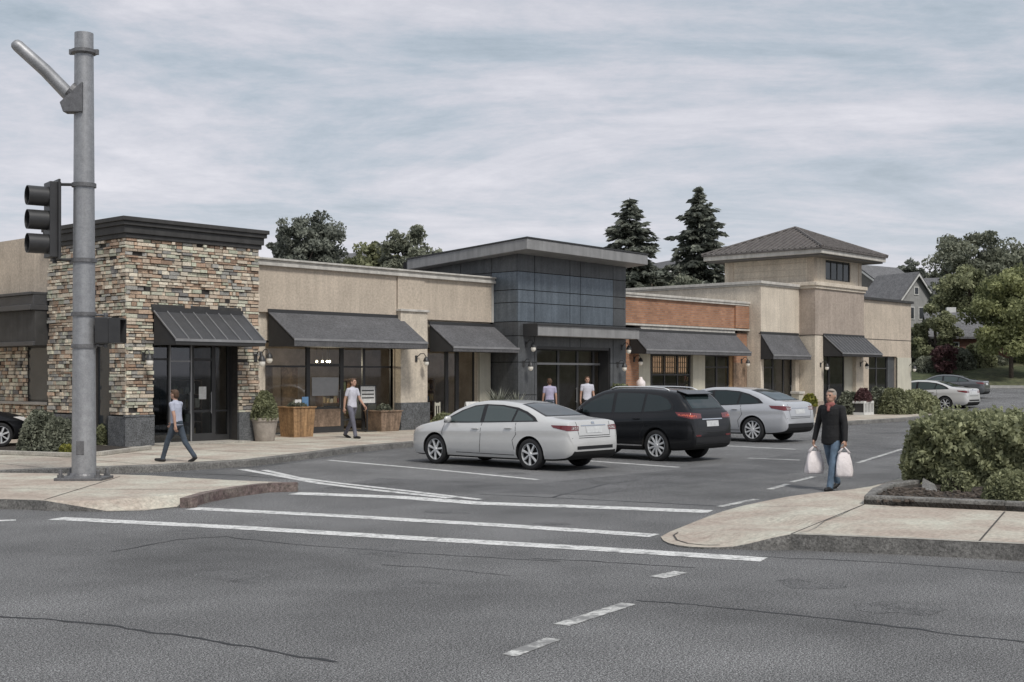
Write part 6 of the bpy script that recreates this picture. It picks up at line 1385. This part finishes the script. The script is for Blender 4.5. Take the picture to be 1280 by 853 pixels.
    remeshed('body', pr, mats, t, .0075)
    hp = [('e', tuple(hd + Vector((0, .018, .022))), (.087, .094, .098), hair), ('e', tuple(hd + Vector((0, .045, -.02))), (.078, .066, .085), hair), ('e', tuple(hd + Vector((.02, -.035, .085))), (.06, .05, .028), hair)]
    if woman: hp += [('e', tuple(hd + Vector((0, .05, -.09))), (.085, .05, .11), hair), ('e', tuple(hd + Vector((.07, .02, -.08))), (.025, .04, .09), hair), ('e', tuple(hd + Vector((-.07, .02, -.08))), (.025, .04, .09), hair)]
    remeshed('hair', hp, [hair], t, .008, 2)
    M4 = Matrix.Translation(Vector(loc)) @ Matrix.Rotation(rz, 4, 'Z') @ Matrix.Scale(scale, 4)
    return t, {s: M4 @ v for s, v in hands.items()}
def face(dx, dy): return math.atan2(dx, -dy)
def facing(r, f): d = RT * r + FW * f; return face(d.x, d.y)
p = G(1040, 613, 0)
t, hands = person('person in black jacket and blue jeans carrying a white bag in each hand', p, facing(-.75, -.8), 'jacket', 'jeans', hair='hair_grey', scale=1.03, long_sleeve=True, jacket=True, scarf='scarf', L=(20, 5), Rr=(-20, 12), AL=(4, 10, 15), AR=(-2, 10, 18), lean=2)
def bag(label, hand, rz, w=.36, h=.44, tilt=0.0):
    top = hand + Vector((0, 0, -.015)); t = thing('shopping_bag', label, 'shopping bag', (top.x, top.y, top.z - .10 - h), rz)
    b = MB(); seg = 28; lev = [(0, .92, .7), (.03, 1.0, .85), (.25, .98, .9), (.5, .90, .8), (.75, .78, .55), (.92, .64, .3), (1.0, .56, .18)]
    for f, a, d in lev:
        for k in range(seg):
            th = 2 * math.pi * k / seg; c, s = math.cos(th), math.sin(th); e = .55
            wob = 1 + .07 * math.sin(th * 5 + f * 7) + .06 * math.sin(th * 8 - f * 11 + w * 40) + .03 * math.sin(th * 3 + f * 4)
            b.v.append((w / 2 * a * abs(c) ** e * math.copysign(1, c) * wob + tilt * f, .10 * d * abs(s) ** e * math.copysign(1, s) * wob, h * f))
    for i in range(len(lev) - 1):
        for k in range(seg): q = i * seg; b.f.append((q + k, q + (k + 1) % seg, q + seg + (k + 1) % seg, q + seg + k)); b.c.append(None); b.mi.append(0)
    b.f.append(tuple(range(seg))[::-1]); b.c.append(None); b.mi.append(0)
    o = b.build('bag_body', 'bag_plastic', t, smooth=True, local=True); sd = o.modifiers.new('sub', 'SUBSURF'); sd.levels = 1; sd.render_levels = 1
    for sy in (-.02, .02): MB().tube([(-w * .3 + tilt, sy, h - .015), (-w * .12 + tilt, sy * .7, h + .06), (tilt * .5, sy * .3, h + .10), (w * .12 + tilt, sy * .7, h + .06), (w * .3 + tilt, sy, h - .015)], [.022, .014, .011, .014, .022], 8).build('handle', 'bag_plastic', t, smooth=True, local=True)
    return t
hl_, hr2 = sorted(hands.values(), key=lambda v: v.dot(RT))
bag('white plastic shopping bag hanging at the left in the photo from the shopper in black', hl_, HEAD - R(90) + R(12), .34, .40)
bag('white shopping bag hanging at the right in the photo from the shopper in black', hr2, HEAD - R(90) - R(8), .30, .43)
p = G(221, 577.5, .15)
person('person in light grey tee and dark jeans walking left past the stone shop door', p, facing(-1, .35), 'tee_grey', 'jeans_dark', scale=.915, L=(26, 8), Rr=(-22, 16), AL=(-22, 12, 8), AR=(20, 22, 10), lean=4)
p = G(440, 548, .15)
person('person in white tee and blue grey trousers walking before the tan shop', p, facing(.75, -.5), 'tee_white', 'trousers_grey', scale=1.03, L=(-15, 18), Rr=(18, 6), AL=(18, 20, 8), AR=(-16, 14, 10), lean=3)
p = AT(687, 44.5)
person('person in pale lilac top at the dark shop door, left of the two', (p.x, p.y, .15), facing(-.2, 1), 'tee_lilac', 'jeans_dark', scale=1.0, L=(10, 4), Rr=(-10, 8), AL=(5, 10, 8), AR=(-5, 10, 8))
p = AT(734, 46.3)
person('person in white top at the dark shop door, right of the two', (p.x, p.y, .15), facing(.2, -1), 'tee_white', 'jacket', scale=1.04, L=(-8, 6), Rr=(10, 4), AL=(5, 14, 8), AR=(-5, 10, 8))
